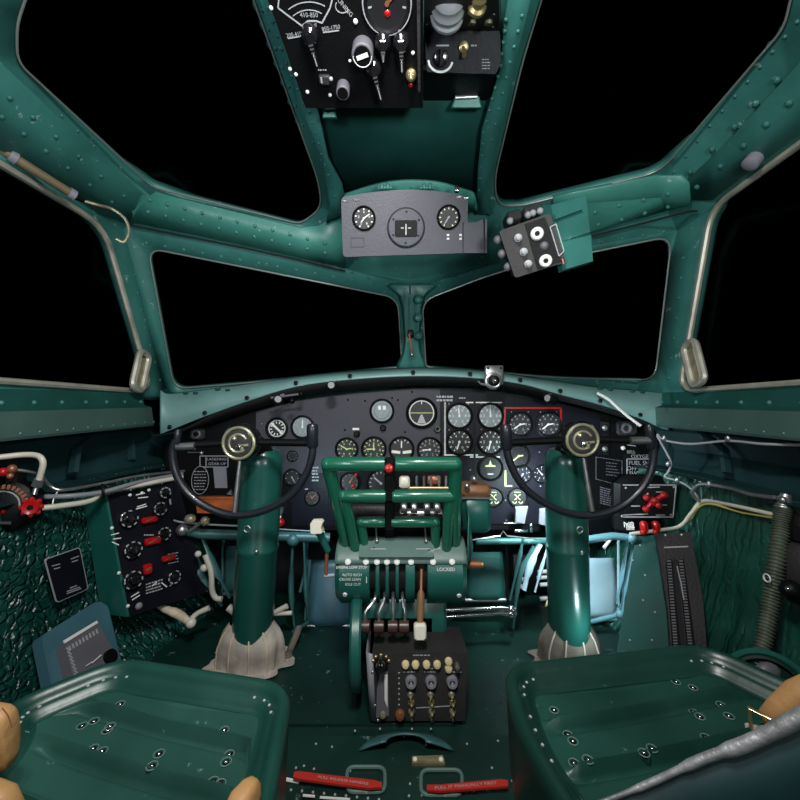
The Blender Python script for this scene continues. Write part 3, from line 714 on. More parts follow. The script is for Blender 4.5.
for x, y in ((345, 201), (356, 200), (459, 197), (466, 198)): m.box(CP.M(x, y, .001), .016, .006, .004, .001)
m.build_each('screw', t)

# overhead flange brackets / holes above the compass panel
t = thing('cable_clip', 'pair of small green clips on the riveted lip above the compass panel', 'clip', P(430, 188, 1.3))
m = MB('frame_paint')
for px in (385, 427): m.box(Matrix.Translation(P(px, 188, 1.33)) @ RX(.5), .05, .01, .012, .003); m.box(Matrix.Translation(P(px-3, 187, 1.32)), .01, .02, .022, .003); m.box(Matrix.Translation(P(px+3, 187, 1.32)), .01, .02, .022, .003)
m.build_each('clip', t); m = MB('chrome'); m.box(Matrix.Translation(P(457, 189, 1.31)), .014, .012, .022, .002); m.build('stud', t)

# ================================================================ CONTROL BOX hanging right of the compass panel
a = math.radians(14)
XP = Pl(P(500, 232, 1.13), P(549, 217, 1.10), P(513, 277, 1.16))
t = thing('switch_box', 'tilted black box with two white rimmed sockets under the right header', 'switch box', XP.hit(535, 245))
corners = [(499, 233), (545, 213), (567, 262), (516, 278)]
m = MB('box_grey'); slab(m, XP, [(q.x, q.y) for q in roundpoly([(499, 231), (550, 213), (566, 262), (515, 278)], 3)], -.08, .08); m.build('box_body', t)
m = MB('black'); slab(m, XP, [(525, 224), (545, 217), (562, 261), (538, 270)], .0, .004); m.build('cover_plate', t)
m = MB('white')
for x, y in ((536.5, 234), (545, 261)): m.lathe(XP.M(x, y, .004), [(.0175, 0), (.0175, .008), (.014, .012), (.007, .010), (.006, .004)], 20)
m.use('black')
for x, y in ((536.5, 234), (545, 261)): m.cyl(XP.M(x, y, .006), .0075, .007)
m.build_each('socket', t, label='white rimmed socket')
m = MB('dim_white')
for x, y in ((518, 238), (523.5, 252), (528, 264)): m.lathe(XP.M(x, y, 0), [(.011, 0), (.011, .006), (.007, .008), (.007, .018), (.003, .020)], 14)
m.build_each('push_knob', t)
m = MB('mid_grey'); m.dome(XP.M(544, 246, .004), .012, .010, 12)
for x, y in ((498, 240), (502, 254), (508, 267)): m.ball(XP.hit(x, y, -.03), .013, 12)
m.build_each('side_knob', t)
m = MB('dim_white')
for c_, d_ in (((550, 227), (556, 224)), ((556, 224), (564, 251)), ((564, 251), (559, 256)), ((559, 256), (550, 227))): line(m, XP, c_, d_, .9, .0045)
m.use('red'); line(m, XP, (562, 259), (564, 264), 1.2, .0045); m.build('card_frame', t)
m = MB('box_grey')
for x0, y0, x1, y1 in ((505, 217, 519, 222), (521, 212, 540, 216)): m.box(frame(P((x0+x1)/2, (y0+y1)/2, 1.24), V(0, -1, 0)) @ RZ(.28), (x1-x0)/F*1.24, .03, .06, .004)
m.use('dim_white')
for x, y in ((510, 221), (528, 215), (533, 213), (540, 211)): m.ball(P(x, y, 1.19), .010)
m.build_each('rear_terminal', t)
t = thing('mounting_bracket', 'bright green folded bracket plate beside the tilted black box', 'bracket', P(575, 240, 1.18))
BP = Pl(P(553, 210, 1.20), P(592, 198, 1.24), P(560, 262, 1.18))
m = MB('frame_paint'); slab(m, BP, [(551, 205), (586, 196), (590, 232), (558, 243)], 0, .006); slab(m, BP, [(557, 243), (591, 235), (593, 261), (563, 270)], .004, .02)
m.use('frame_paint'); slab(m, BP, [(555, 214), (580, 205), (583, 209), (556, 219)], .006, .012); m.build('plate', t)

# ================================================================ OVERHEAD RADIO PANEL
OP = Pl(P(280, 0, .86), P(480, 0, .86), P(300, 108, 1.05))
t = thing('radio_panel', 'black overhead radio panel with knobs, pointer scale and red dotted round dial', 'radio panel', OP.hit(360, 50))
m = MB('black'); slab(m, OP, [(262, -60), (423, -60), (423, 108), (306, 108), (268, 0)], -.05, .05); m.build('face_plate', t)
m = MB('dim_white')
fan = [(279, -2), (278, 8), (302, 26), (308, 21), (316, 21), (322, 23), (330, 8), (333, -4)]
def pline(m, pl, pts, w_, off, closed=False):
    for i in range(len(pts)-(0 if closed else 1)): line(m, pl, pts[i], pts[(i+1) % len(pts)], w_, off, .0008)
pline(m, OP, fan, 1.3, .001); arc = lambda cx, cy, r, a0, a1, n=10: [(cx+r*math.cos(math.radians(a0+(a1-a0)*i/n)), cy-r*math.sin(math.radians(a0+(a1-a0)*i/n))) for i in range(n+1)]
pline(m, OP, arc(309, 34, 32, 60, 130), .7, .001); pline(m, OP, arc(309, 34, 24, 58, 132), .7, .001)
m.text(OP.M(309, 15, .001), '410-850', .012); m.text(OP.M(294, 34.5, .001, .12), '200-410', .011); line(m, OP, (288, 38.5), (302, 36), .9, .001)
m.text(OP.M(331, 28, .001, .12), '850-1750', .011); line(m, OP, (323, 32.5), (339, 30.5), .9, .001)
m.text(OP.M(344, 6, .001, -.8), 'TUNING', .012); pline(m, OP, arc(342.5, 6, 7, 150, 330), .8, .001)
m.text(OP.M(310, 25, .0012), 'VOLUME', .008)
micro(m, OP, 318, 69, 328, 71, 1, .001, 31, 1); micro(m, OP, 394, 26, 404, 32, 2, .001, 33, .9)
m.build('lettering', t, label='white lettering and scale lines')
def pointer(px, py, L_, rot, par):
    m = MB('black_gloss'); M = OP.M(px, py, 0); m.lathe(M, [(.020, 0), (.018, .018), (.012, .024)], 18)
    m.prism(M @ T(0, 0, .012) @ RZ(rot), [(-.006, .01), (.006, .01), (.004, -L_), (0, -L_*1.15), (-.004, -L_)], .016, .002)
    m.use('dim_white'); m.box(M @ RZ(rot) @ T(0, -L_*.75, .0285), .0022, L_*.5, .001); m.use('steel')
    for i in range(4): m.box(M @ RZ(rot) @ T(0, -.012-L_*.14*i, .0285), .010-.0015*i, .0025, .0012)
    m.build('pointer_knob', par)
pointer(310, 33, .052, .18, t); pointer(374, 66, .060, .25, t); pointer(401, 40, .050, .05, t); pointer(383, 40, .03, 0, t)
m = MB('dim_white'); m.ring(OP.M(387, 3, .007), 24*OP.k(387, 3), .0022, 48, 6); m.build('dial_rim', t)
gauge(OP, t, 387, 3, 22, off=0, ring='black_gloss', face='dial_black', mark='dim_white', na=(40,), ndl='copper', nt=4, digits=False, span=200)
m = MB('red'); m.dome(OP.M(387.5, 13, .002), .007, .003, 12); m.use('red').dome(OP.M(410.5, 85, .001), .006, .003); m.build_each('red_mark', t)
def stub(px, py, r, h, lean, par, col='mid_grey', txt=None):
    m = MB(col); b = OP.hit(px, py-r*.55); d = (OP.n+V(0, 0, -.05)); M = frame(b, OP.n, OP.x); R = r*OP.k(px, py)
    m.lathe(M, [(R, 0), (R, h), (R*.9, h+.002), (R*.8, h+.002)], 22); m.use('black').cyl(M @ T(0, 0, h+.001), R*.8, .002, seg=20)
    if txt: m.use('white').box(M @ T(0, 0, h+.004) @ RZ(.3), R*1.1, R*.35, .001); m.ring(M @ T(0, 0, h+.003), R*.85, .001, 16, 5, PI, 2*PI)
    m.build('round_knob', par)
stub(363, 54, 10.5, .034, 0, t, 'mid_grey', 'x'); stub(343.5, 90, 6.5, .03, 0, t, 'mid_grey')
m = MB('white')
for x, y, r in ((355.5, 21.5, 4), (413, 53, 3), (290, 69, 3), (296, 74.5, 3), (307.5, 92, 3), (330, 95, 3), (350, 61, 2.5), (271, 8, 3.4)): m.dome(OP.M(x, y), r*.62*OP.k(x, y), None, 10)
m.build_each('dome_screw', t)
m = MB('brass'); m.lathe(OP.M(411, 74), [(.013, 0), (.013, .006), (.009, .008), (.009, .018), (.006, .02)], 14); m.ball(OP.hit(411, 78, .026), .007); m.build('toggle', t)
m = MB('dark_grey'); m.box(OP.M(325, 78), .028, .02, .014, .003, True); m.use('dim_white').box(OP.M(322, 77, .014), .004, .012, .003); m.ball(OP.hit(331, 79, .016), .005); m.build('small_switch', t)
m = MB('dark_grey'); slab(m, OP, [(416, -60), (420, -60), (420.5, 92), (418, 92)], .0, .02); m.build('side_rail', t)
# radio control box beside the overhead panel
QP = Pl(P(424, 31, .94), P(500, 31, .94), P(424, 74, .985))
t = thing('control_box', 'black crinkle box with ribbed metal plug and brass fittings beside the overhead radio panel', 'control box', QP.hit(462, 60))
m = MB('black'); m.use('navy_black'); slab(m, QP, [(q.x, q.y) for q in roundpoly([(424, 31, 3), (500, 30, 5), (501, 62, 2), (496, 74, 2), (427, 72, 2)], 2)], -.10, .10)
m.build('box_body', t)
# lid plane (underside lit), running back overhead from the box edge
LP = Pl(P(424, 31, .94), P(500, 31, .94), P(424, 34, .9401)); 
EP = Pl(P(426, 0, .80), P(500, 0, .80), P(426, 31, .94))
m = MB('box_grey'); slab(m, EP, [(424, -60), (496, -60), (500, 30), (424, 31)], -.03, .03); m.use('steel')
for x, y in ((494, 14), (493, 27), (427, 24)): m.dome(EP.M(x, y, 0), .003, .002, 6)
m.build('lid', t)
m = MB('dim_white'); M = frame(EP.hit(447, 17), V(-.02, -1.0, -.12))
m.lathe(M, [(.036, 0), (.037, .008), (.033, .012), (.034, .022), (.036, .026), (.033, .032), (.031, .040), (.033, .048), (.029, .056), (.024, .06)], 24); m.build('plug', t, label='ribbed pale metal plug')
m = MB('brass'); M = frame(EP.hit(477, 8), V(-.02, -1.0, -.25)); m.lathe(M, [(.019, 0), (.019, .01), (.013, .014), (.013, .024), (.016, .026), (.016, .034), (.008, .034)], 18); m.build('gland', t, label='brass screwed gland')
m = MB('olive_metal')
for x, y in ((472, 21), (488.5, 21)): m.lathe(EP.M(x, y), [(.009, 0), (.009, .006), (.004, .006), (.004, .002)], 14)
m.build_each('socket', t)
m = MB('brass'); m.lathe(QP.M(463.5, 47), [(.011, 0), (.011, .006), (.005, .008)], 14); m.rod(QP.hit(463.5, 47, .008), QP.hit(464.5, 56, .02), .004, .006); m.build('toggle', t)
m = MB('white'); pline(m, QP, arc(440.5, 60, 12, 180, 350, 12), 2.0, .001); m.use('dim_white'); line(m, QP, (436, 45.5), (449, 45.5), 1.2, .001); micro(m, QP, 471, 44, 478, 47, 1, .001, 2); micro(m, QP, 482, 58, 492, 70, 4, .001, 9, .7); m.build('lettering', t)
m = MB('black_gloss'); m.lathe(QP.M(441, 58), [(.018, 0), (.016, .014), (.008, .016)], 16); m.prism(QP.M(441, 58, .014), [(-.004, -.016), (.004, -.016), (.004, .016), (-.004, .016)], .01); m.build('pointer_knob', t)
# two pull handles below the overhead boxes
def pull(px, py, w_, label):
    c = P(px, py, 1.10); t = thing('pull_handle', label, 'handle', c, 'small handles under the overhead boxes'); k = 1.1/F
    m = MB('steel'); m.tube([P(px-w_/2, py+1, 1.10), P(px+w_/2, py, 1.10)], .007, 10); m.build('grip', t)
    m = MB('frame_paint_light'); M = frame(P(px, py+7, 1.12), V(0, -1, -.5), V(1, 0, 0))
    m.prism(M, [(-w_*k*.7, -.012), (w_*k*.7, -.012), (w_*k*.55, .014), (-w_*k*.55, .014)], .02, .004); m.build('base_plate', t)
pull(330, 107, 10, 'small handle on a green foot under the left of the overhead panel'); pull(466, 97, 22, 'small handle on a green foot under the overhead control box')
m = MB('black'); slab(m, Pl(P(424, 72, 1.0), P(500, 72, 1.0), P(424, 100, 1.12)), [(423, 70), (496, 73), (486, 102), (424, 102)], -.01, .01); tag(m.build('cover_panel'), 'plain black cover sheet behind the overhead control box', 'panel')

# ================================================================ CONTROL COLUMNS WITH WHEELS
def column(side, top, bot, r, hub, lab_w, lab_c, boot, flip):
    A = P(*top); B = P(*bot)
    t = thing('control_column', lab_c, 'control column', B, 'control columns')
    m = MB('column_paint'); ax = (B-A).normalized(); L_ = (B-A).length; M = frame(A, ax)
    m.lathe(M, [(r*.75, -.03), (r*.98, -.01), (r, .02), (r*1.0, L_*.44), (r*1.03, L_*.445), (r*1.03, L_*.46), (r, L_*.465), (r*.99, L_*.9), (r*.93, L_*.95), (r*.7, L_*1.0), (r*.3, L_*1.02)], 36); m.build('tube', t)
    m = MB('steel')
    for k in (.44,): m.dome(frame(A+ax*L_*k+V(.02, -r, 0), V(.2, -1, 0)), .008, .006)
    q = A+ax*L_*.33+V(-.015*flip, -r*.99, 0); m.ring(frame(q, V(0, -1, 0)), .010, .0025, 16, 6); m.dome(frame(B+V(.005, -r*.8, .05), V(0, -1, 0)), .006, .004); m.build_each('fastener', t)
    hp = P(*hub); m = MB('black'); m.tube([A+V(0, 0, -.05), A+V(0, -.01, .02), hp+V(0, .06, 0)], r*.55, 16, smooth=4); m.lathe(frame(hp+V(0, .075, 0), V(0, -1, 0)), [(.03, 0), (.052, .02), (.055, .06), (.05, .07)], 24); m.build('head', t, label='black head casting')
    m = MB('canvas' if boot == 0 else 'canvas_dark'); rings = []
    for i in range(12):
        f = i/11; rad = r*.95+f*.068+.012*math.sin(f*6); c = B+V(0, 0, .11-.19*f)
        rings.append([c+V(rad*(1.1 if boot == 0 else 1.0)*math.cos(a)*(1+.10*f*math.sin(a*7+f*2)+.05*math.sin(a*13+f*5)*f), rad*.75*math.sin(a)*(1+.10*f*math.sin(a*7+f*2)), .008*math.sin(a*5)*f) for a in [2*PI*j/72 for j in range(72)]])
    for R_ in rings:
        for p in R_: p.z = max(p.z, CZ-.893)
    m.loft(rings, False, False); 
    for k in range(4):
        a = -PI/2+(-.9+k*.55); m.use('tape' if boot == 0 else 'canvas'); pts = []
        for i in range(0, 12, 2):
            f = i/11; j = int((a % (2*PI))/(2*PI)*72); p = rings[i][j]; pts.append(p+(p-(B+V(0, 0, p.z-B.z))).normalized()*.003)
        m.tube(pts, .0028, 5)
    ob = m.build('boot', t, sharp=60, label='laced cloth boot round the column foot')
    return t, hp
tc1, hp1 = column('left', (263, 458, 1.36), (251, 653, 1.37), .068, (239, 443, 1.22), '', 'left control column, dark green tube topped by a black half wheel', 0, 1)
tc2, hp2 = column('right', (565, 458, 1.36), (570, 655, 1.37), .068, (582, 440, 1.22), '', 'right control column, dark green tube topped by a black half wheel', 1, -1)
def wheel(par, hp, d, pts, grips, bar, spoke, label, rim_rot):
    t = par
    W = lambda x, y, o=0: P(x, y, d+o)
    m = MB('rubber'); q = spline([W(*p) for p in pts], 6); m.tube(q, .0115, 12); m.build('rim', t, sharp=60)
    for a, b, r_ in grips:
        m = MB('rubber'); A = W(*a); B = W(*b); u = (B-A).normalized(); m.lathe(frame(A, u), [(r_*.7, -.004), (r_, .003), (r_, .015), (r_, (B-A).length*.9), (r_*.7, (B-A).length)], 16); m.build('grip', t)
    m = MB('black'); A = W(*bar[0]); B = W(*bar[1]); m.tube([A, hp+V(0, .028, 0), B], [.0115, .0115], 12); m.build('cross_bar', t)
    for s_ in bar[2]:
        mm = MB('steel'); mm.rod(W(*s_[0]), W(*s_[1]), .0118, seg=12); mm.build('bar_sleeve', t)
    m = MB('steel'); m.rod(W(*spoke[0], .01), W(*spoke[1], 0), .0058, .0085, 10); m.build('spoke', t)
    m = MB('black_gloss'); M = frame(hp+V(0, .01, 0), V(0, -1, 0), V(1, 0, 0)); m.lathe(M, [(.058, -.02), (.058, .0), (.052, .01), (.040, .014)], 32); h = m.build('hub', t)
    m = MB('hub_brass'); m.ring(M @ T(0, 0, .013), .047, .005, 36, 8); m.ring(M @ T(0, 0, .016), .027, .0045, 24, 8, PI*.15, PI*1.75); m.build('hub_ring', h, label='pale brass ring on the hub')
    m = MB('dark_grey'); m.lathe(M @ T(0, 0, .013), [(.042, 0), (.040, .004), (.020, .006), (.003, .007)], 30)
    m.use('hub_brass'); m.box(M @ T(.018, -.006, .021) @ RZ(.1), .03, .007, .003); m.box(M @ T(.014, -.016, .021) @ RZ(1.4), .02, .007, .003); m.ball(M @ V(-.010, .014, .019), .007); m.use('chrome').ball(M @ V(.004, -.012, .018), .010, 12, (1, .5, 1)); m.build('emblem', h, label='worn round metal emblem')
    return t
wheel(tc1, hp1, 1.22, [(176, 440), (172.5, 452), (175, 470), (184, 488), (200, 503), (222, 513), (244, 515), (268, 509), (291, 495), (306, 474), (312, 456), (313, 443)],
      [((178, 431), (176, 450), .010), ((312.5, 425), (312.5, 448), .018)], ((178, 446), (311, 443), [((177, 446.5), (195, 446))]), ((240, 460), (234.5, 512)),
      'black half wheel with round metal hub on the left control column', 0)
wheel(tc2, hp2, 1.22, [(506, 440), (508, 456), (515, 474), (528, 491), (548, 505), (572, 514), (597, 515), (622, 506), (641, 489), (651, 470), (653.5, 452), (652, 438)],
      [((505.5, 426), (506.5, 450), .018), ((649, 426), (652, 450), .0125)], ((506, 443), (651, 441), [((630, 440.5), (650, 440.5))]), ((583.5, 458), (592, 511)),
      'black half wheel with round metal hub on the right control column', 0)

# ================================================================ THROTTLE PEDESTAL
ped = thing('throttle_pedestal', 'dark green throttle quadrant with stacked bar handles in the middle of the cockpit', 'throttle quadrant', P(401, 640, 1.30))
dc = P(401, 569, 1.29); R0 = .098; hwid = .212
def X_(px, d=1.20): return (px-400)/F*d
MX = lambda x0: Matrix.Translation(V(x0, dc.y, dc.z)) @ Matrix.Rotation(PI/2, 4, 'Y')
segs = [(334.5, 369.5), (375.5, 379.5), (385.5, 389), (395.5, 399), (405.5, 415), (427.5, 467.5)]
m = MB('drum_paint')
for i, (a, b) in enumerate(segs):
    x0, x1 = X_(a), X_(b); e0 = .014 if i == 0 else .002; e1 = .014 if i == 5 else .002
    m.lathe(MX(x0), [(R0-e0, 0), (R0, e0), (R0, x1-x0-e1), (R0-e1, x1-x0)], 48)
m.build('drum', ped, sharp=30)
m = MB('black_matt'); m.lathe(MX(X_(336)), [(R0-.028, 0), (R0-.028, X_(466)-X_(336))], 36); m.build('slots', ped)
# upper cover with notched back edge and its row of screws
m = MB('grey_green'); prof = []
for i in range(9): a = math.radians(29+i*7.6); prof.append((-math.cos(a)*(R0+.003), math.sin(a)*(R0+.003)))
x0, x1 = X_(334.5), X_(467.5)
m.sheet([[V(x, dc.y+p[0], dc.z+p[1]+.004) for p in prof] for x in (x0, x0+.01, x1-.01, x1)]); m.build('cover', ped, solid=.003, offset=0)
m = MB('grey_green'); cvr = Pl(P(360, 550, 1.235), P(440, 550, 1.235), P(360, 560, 1.205))
slab(m, cvr, [(q.x, q.y) for q in roundpoly([(361, 541), (373, 541, 0), (376, 538, 0), (426, 538, 0), (429, 541, 0), (434, 545), (434, 557), (359, 557), (359, 547)], 2)], .010, .006)
m.use('dim_white'); line(m, cvr, (371, 549), (386, 549), 1.2, .0165); line(m, cvr, (416, 549), (430, 549), 1.2, .0165)
m.use('black'); m.cyl(cvr.M(374, 552, .016), .004, .001); m.cyl(cvr.M(429, 553, .016), .004, .001); m.build('top_plate', ped)
def on_drum(px, py, off=0):
    o = V(0, 0, CZ); r = ray(px, py); dy, dz = dc.y, dc.z-CZ; R = R0+off
    a = r.y**2+r.z**2; b = -2*(r.y*dy+r.z*dz); c = dy*dy+dz*dz-R*R; t = (-b-math.sqrt(max(0, b*b-4*a*c)))/(2*a)
    p = r*t+o; n = V(0, p.y-dc.y, p.z-dc.z).normalized(); return p, n
m = MB('white')
for px in (348, 366, 377, 387, 397, 411, 433, 452):
    p, n = on_drum(px, 562, .004); m.lathe(frame(p, n), [(.009, -.004), (.009, .003), (.006, .005)], 14)
for px, py in ((345, 594.5), (459, 595.5)):
    p, n = on_drum(px, py); m.lathe(frame(p, n), [(.008, -.002), (.006, .003)], 12)
m.build_each('screw', ped, label='pale screw head')
m = MB('white')
def dtext(px, py, s, size):
    p, n = on_drum(px, py, .0012); m.text(frame(p, n, V(1, 0, 0)), s, size, 1)
dtext(446, 569.5, 'LOCKED', .014); dtext(351.5, 567.5, 'ENGINE LOW STOP', .0105); dtext(352, 575, 'AUTO RICH', .011); dtext(350, 579.5, 'CRUISE LEAN', .011); dtext(353, 584.5, 'IDLE CUT', .011)
p, n = on_drum(366.5, 580, .001); m.box(frame(p, n, V(1, 0, 0)), .002, .018, .001); m.build('lettering', ped)
m = MB('drum_paint'); m.box(Matrix.Translation(P(402, 622, 1.31)), .28, .12, .20, .01); m.use('floor_paint').box(Matrix.Translation(P(400, 650, 1.30)), .22, .10, .28, .01); m.build('stem', ped)
# three rows of bar handles with arms
def bars(y, x0, x1, gap, d, r, fx0, fx1, fy, fd, curve=0, name='throttle_lever'):
    for side in (0, 1):
        xa, xb = (x0, gap[0]) if side == 0 else (gap[1], x1)
        m = MB('handle_paint'); f = P(fx0 if side == 0 else fx1, fy, fd)
        q = ([P(x0, y, d), f] if side == 0 else [P(x1, y, d), f])
        A = P(xa if side else xa+3, y, d); B = P(xb if side == 0 else xb-3, y, d)
        m.lathe(frame(A, B-A), [(r*.9, -.002), (r, .002), (r*1.02, (B-A).length*.5), (r, (B-A).length-.002), (r*.9, (B-A).length)], 20)
        e = A if side == 0 else B
        m.ball(e, r*1.0, 14); 
        g = q[1]; u = (g-e).normalized(); xx = V(1, 0, 0)
        rows = []
        for k, wd in ((0, r*1.0), (.25, r*.95), (1, r*.75)):
            c = e.lerp(g, k); rows.append([c+xx*wd*math.cos(j*PI/5)+u.cross(xx).normalized()*wd*.8*math.sin(j*PI/5) for j in range(10)])
        m.loft(rows)
        m.build(name, ped)
bars(464, 325, 458, (385, 396), 1.13, .0205, 348, 455, 553, 1.26)
bars(496, 341, 453, (386, 393), 1.17, .0185, 357, 446, 556, 1.24)
bars(522, 358, 438, (385, 392), 1.22, .0155, 366, 436, 556, 1.25)
m = MB('black')
for (y0, y1, d) in ((458, 474, 1.125), (474, 500, 1.15), (500, 528, 1.20), (526, 545, 1.25)):
    a = P(390, y0, d+.02); b = P(389.5, y1, d+.03); m.box(frame((a+b)/2, V(0, -1, 0), V(1, 0, 0)), .030, (a-b).length, .03, .004)
m.build('centre_strap', ped)
m = MB('red'); m.lathe(frame(P(389, 468, 1.125), V(0, -1, .1)), [(.012, 0), (.013, .012), (.010, .017), (.004, .019)], 16); m.build('red_button', ped)
m = MB('ivory'); m.box(Matrix.Translation(P(404.5, 482, 1.42)), .037, .03, .04, .006); m.build('switch_cap', ped, label='ivory block behind the handles')
m = MB('steel')
for i, px in enumerate((417, 424, 431, 439, 446, 452)):
    m.rod(P(px, 476, 1.45), P(px, 488, 1.45), .005)
m.use('copper'); m.box(Matrix.Translation(P(434, 480, 1.46)), .05, .02, .03, .004); m.use('brass').rod(P(408, 488, 1.44), P(453, 488, 1.44), .006); m.build('toggle_row', ped, label='row of metal toggles behind the handles')
m = MB('red'); m.box(Matrix.Translation(P(452, 481, 1.45)), .022, .02, .05, .004); m.ball(P(353, 486, 1.5), .008); m.ball(P(356, 475, 1.5), .007); m.build('red_guard', ped)
m = MB('steel'); m.box(Matrix.Translation(P(421, 513, 1.40)), .15, .04, .022, .004)
for px in (404, 414, 427, 437): m.box(Matrix.Translation(P(px, 508, 1.38)), .022, .03, .03, .004)
m.build('chrome_linkage', ped)
m = MB('dark_grey'); m.box(Matrix.Translation(P(373, 510, 1.38)), .15, .03, .035, .006); m.use('black').box(Matrix.Translation(P(400, 527, 1.38)), .3, .06, .09, .01); m.build('linkage_cover', ped)
m = MB('steel'); m.rod(P(376, 528, 1.27), P(377, 541, 1.24), .003); m.rod(P(425, 528, 1.27), P(426, 541, 1.24), .003); m.ball(P(377, 541, 1.235), .006); m.ball(P(426, 541, 1.235), .006); m.build_each('pull_pin', ped)
# mixture levers with brown knobs
for a, b, c in ((375.5, 365.5, 365), (384.5, 379, 379), (393, 393, 392.8), (402.5, 405, 404)):
    m = MB('steel'); p0, n = on_drum(a, 592, -.03)
    m.tube([p0, P(a, 597, 1.20), P(a*.7+b*.3, 603, 1.19), P(b, 612, 1.175), P(b, 622, 1.17)], .0048, 8, smooth=4); l = m.build('mixture_lever', ped)
    m = MB('knob_brown'); k = P(c, 626.5, 1.165); m.lathe(frame(k-V(.016, 0, 0), V(1, 0, 0)), [(.010, 0), (.017, .003), (.0175, .015), (.017, .029), (.010, .032)], 20); m.build('knob', l)
m = MB('copper'); m.rod(on_drum(421.5, 569, .0)[0], P(421, 592, 1.17), .0045); l = m.build('tail_lock_lever', ped)
m = MB('wood'); A = P(421, 590, 1.17); B = P(420, 624, 1.14); m.lathe(frame(A, B-A), [(.006, 0), (.011, .012), (.0115, .05), (.008, .085), (.009, (B-A).length)], 16); m.build('wooden_grip', l)
m = MB('ivory'); m.box(frame(P(420, 631, 1.13), V(0, -1, .15)), .035, .042, .03, .005); m.build('white_knob', l)
# left and right friction levers
m = MB('drum_paint'); m.rod(P(319, 532, 1.20), P(328, 551, 1.21), .012, .010); l = m.build('lock_lever', ped)
m = MB('ivory'); m.loft([[P(317.5, 526, 1.18)+V(sx*(.021-.004*abs(k)), k*.016, sz*(.020-.004*abs(k))+0*k) for sx, sz in ((-1, -1), (-.6, -1.15), (.8, -1.05), (1, -.8), (.75, 0), (1, .8), (.7, 1.1), (-.7, 1.05), (-1.05, .6))] for k in (-1, -.6, .6, 1)]); m.build('white_knob', l)
m = MB('copper'); m.rod(P(327, 551, 1.21), P(326, 574, 1.21), .0055); m.use('dim_white').rod(P(324, 576, 1.21), P(334, 575, 1.22), .005); m.build('link_rod', l)
m = MB('copper'); m.rod(P(466, 564, 1.27), P(481, 564.5, 1.27), .012, seg=12); m.use('brass').rod(P(480, 564.5, 1.27), P(483, 564.5, 1.27), .009); m.build('side_stud', ped)
m = MB('drum_paint'); m.sheet([[P(464, 500, 1.34), P(470, 540, 1.32)], [P(468, 510, 1.30), P(472, 548, 1.28)], [P(467, 556, 1.24), P(468, 566, 1.24)]]); m.build('side_plate', ped, solid=.004)
# trim wheel on the left of the pedestal, seen edge on
t = thing('trim_wheel', 'large green trim wheel seen edge on beside the left of the pedestal', 'hand wheel', P(354, 680, 1.22))
c = P(357, 640, 1.225); M = frame(c-V(.016, 0, 0), V(1, .06, 0)); m = MB('drum_paint'); m.lathe(M, [(.100, 0), (.128, 0), (.134, .006), (.134, .026), (.128, .032), (.100, .032)], 56, False, False); m.build('rim', t, sharp=30)
m = MB('black'); m.lathe(M @ T(0, 0, .012), [(.02, -.012), (.02, .02)], 16); m.cyl(M @ T(0, 0, .012), .103, .008, seg=40); m.build('disc', t)
t = thing('cowl_box', 'green box with brown ribbed lid right of the bar handles', 'box', P(475, 528, 1.36))
m = MB('drum_paint'); m.box(Matrix.Translation(P(474.5, 512, 1.38)), .094, .10, .115, .012); m.build('box_body', t)
m = MB('wood'); m.box(Matrix.Translation(P(474.5, 489, 1.38)), .10, .10, .04, .014); m.use('steel').box(Matrix.Translation(P(474.5, 494.5, 1.38)), .104, .104, .006); m.ball(P(467, 486, 1.32), .01); m.ball(P(474, 479, 1.36), .012); m.build('lid', t)

# ================================================================ SWITCH BOX ON THE FLOOR
SB = Pl(P(372, 653, 1.12), P(468, 653, 1.12), P(372, 720, 1.10))
t = thing('floor_switch_box', 'dark grey switch box with brass plungers and knobs standing on the floor', 'switch box', P(420, 720, 1.12))
m = MB('box_grey'); f = ppoly(SB, [(372, 654), (468, 652), (465, 721), (374, 721)]); bk = [p+V(0, .17, .0) for p in f]; bk[0].z = P(376, 630, 1.27).z; bk[1].z = P(462, 630, 1.27).z
m.loft([bk, f]); m.build('box_body', t)
m = MB('side_grey'); m.add([SB.hit(367, 652, -.002), SB.hit(373, 654, .001), SB.hit(376, 721, .001), SB.hit(371, 720, -.002), SB.hit(367, 652)+V(0, .14, .02), SB.hit(371, 720)+V(0, .14, 0)], [[0, 1, 2, 3], [4, 0, 3, 5]]); m.use('black')
m.build('side_plate', t, solid=.003)
m = MB('side_grey'); m.use('mid_grey'); slab(m, SB, [(380, 672), (388, 672), (389, 716), (376, 718), (377, 690)], 0, .003); m.use('white'); slab(m, SB, [(384.5, 675), (387.5, 675), (387.5, 708), (384.5, 700)], .003, .002)
m.use('dim_white'); 
for i in range(7): m.dome(SB.M(399, 673+i*5.3, 0), .0028, .001, 6)
micro(m, SB, 413, 654, 431, 656.5, 1, .001, 4, 1.0); micro(m, SB, 403, 671, 418, 673, 1, .001, 5, .9); micro(m, SB, 425, 667, 440, 670, 1, .001, 6, .9); micro(m, SB, 424, 671, 438, 673, 1, .001, 7, .9); micro(m, SB, 445, 671, 462, 673, 1, .001, 8, .9)
line(m, SB, (416, 708), (450, 706), .8, .001); m.build('markings', t)
def knobk(px, py, r, prof, mt, name, lab=None):
    m = MB(mt); M = SB.M(px, py); K = SB.k(px, py)*r; m.lathe(M, [(a*K, b*K) for a, b in prof], 18); m.build(name, t, label=lab)
BUT = [(1, 0), (1, .6), (.75, 1.0), (.2, 1.15)]
for px, py in ((405.5, 664), (415.5, 664), (426.5, 664), (437, 664), (448.5, 661), (448.5, 668)): knobk(px, py, 3.9, BUT, 'button_cream', 'push_button', None)
knobk(457, 665, 3, [(1, 0), (.8, 2), (.5, 2.6)], 'steel', 'toggle')
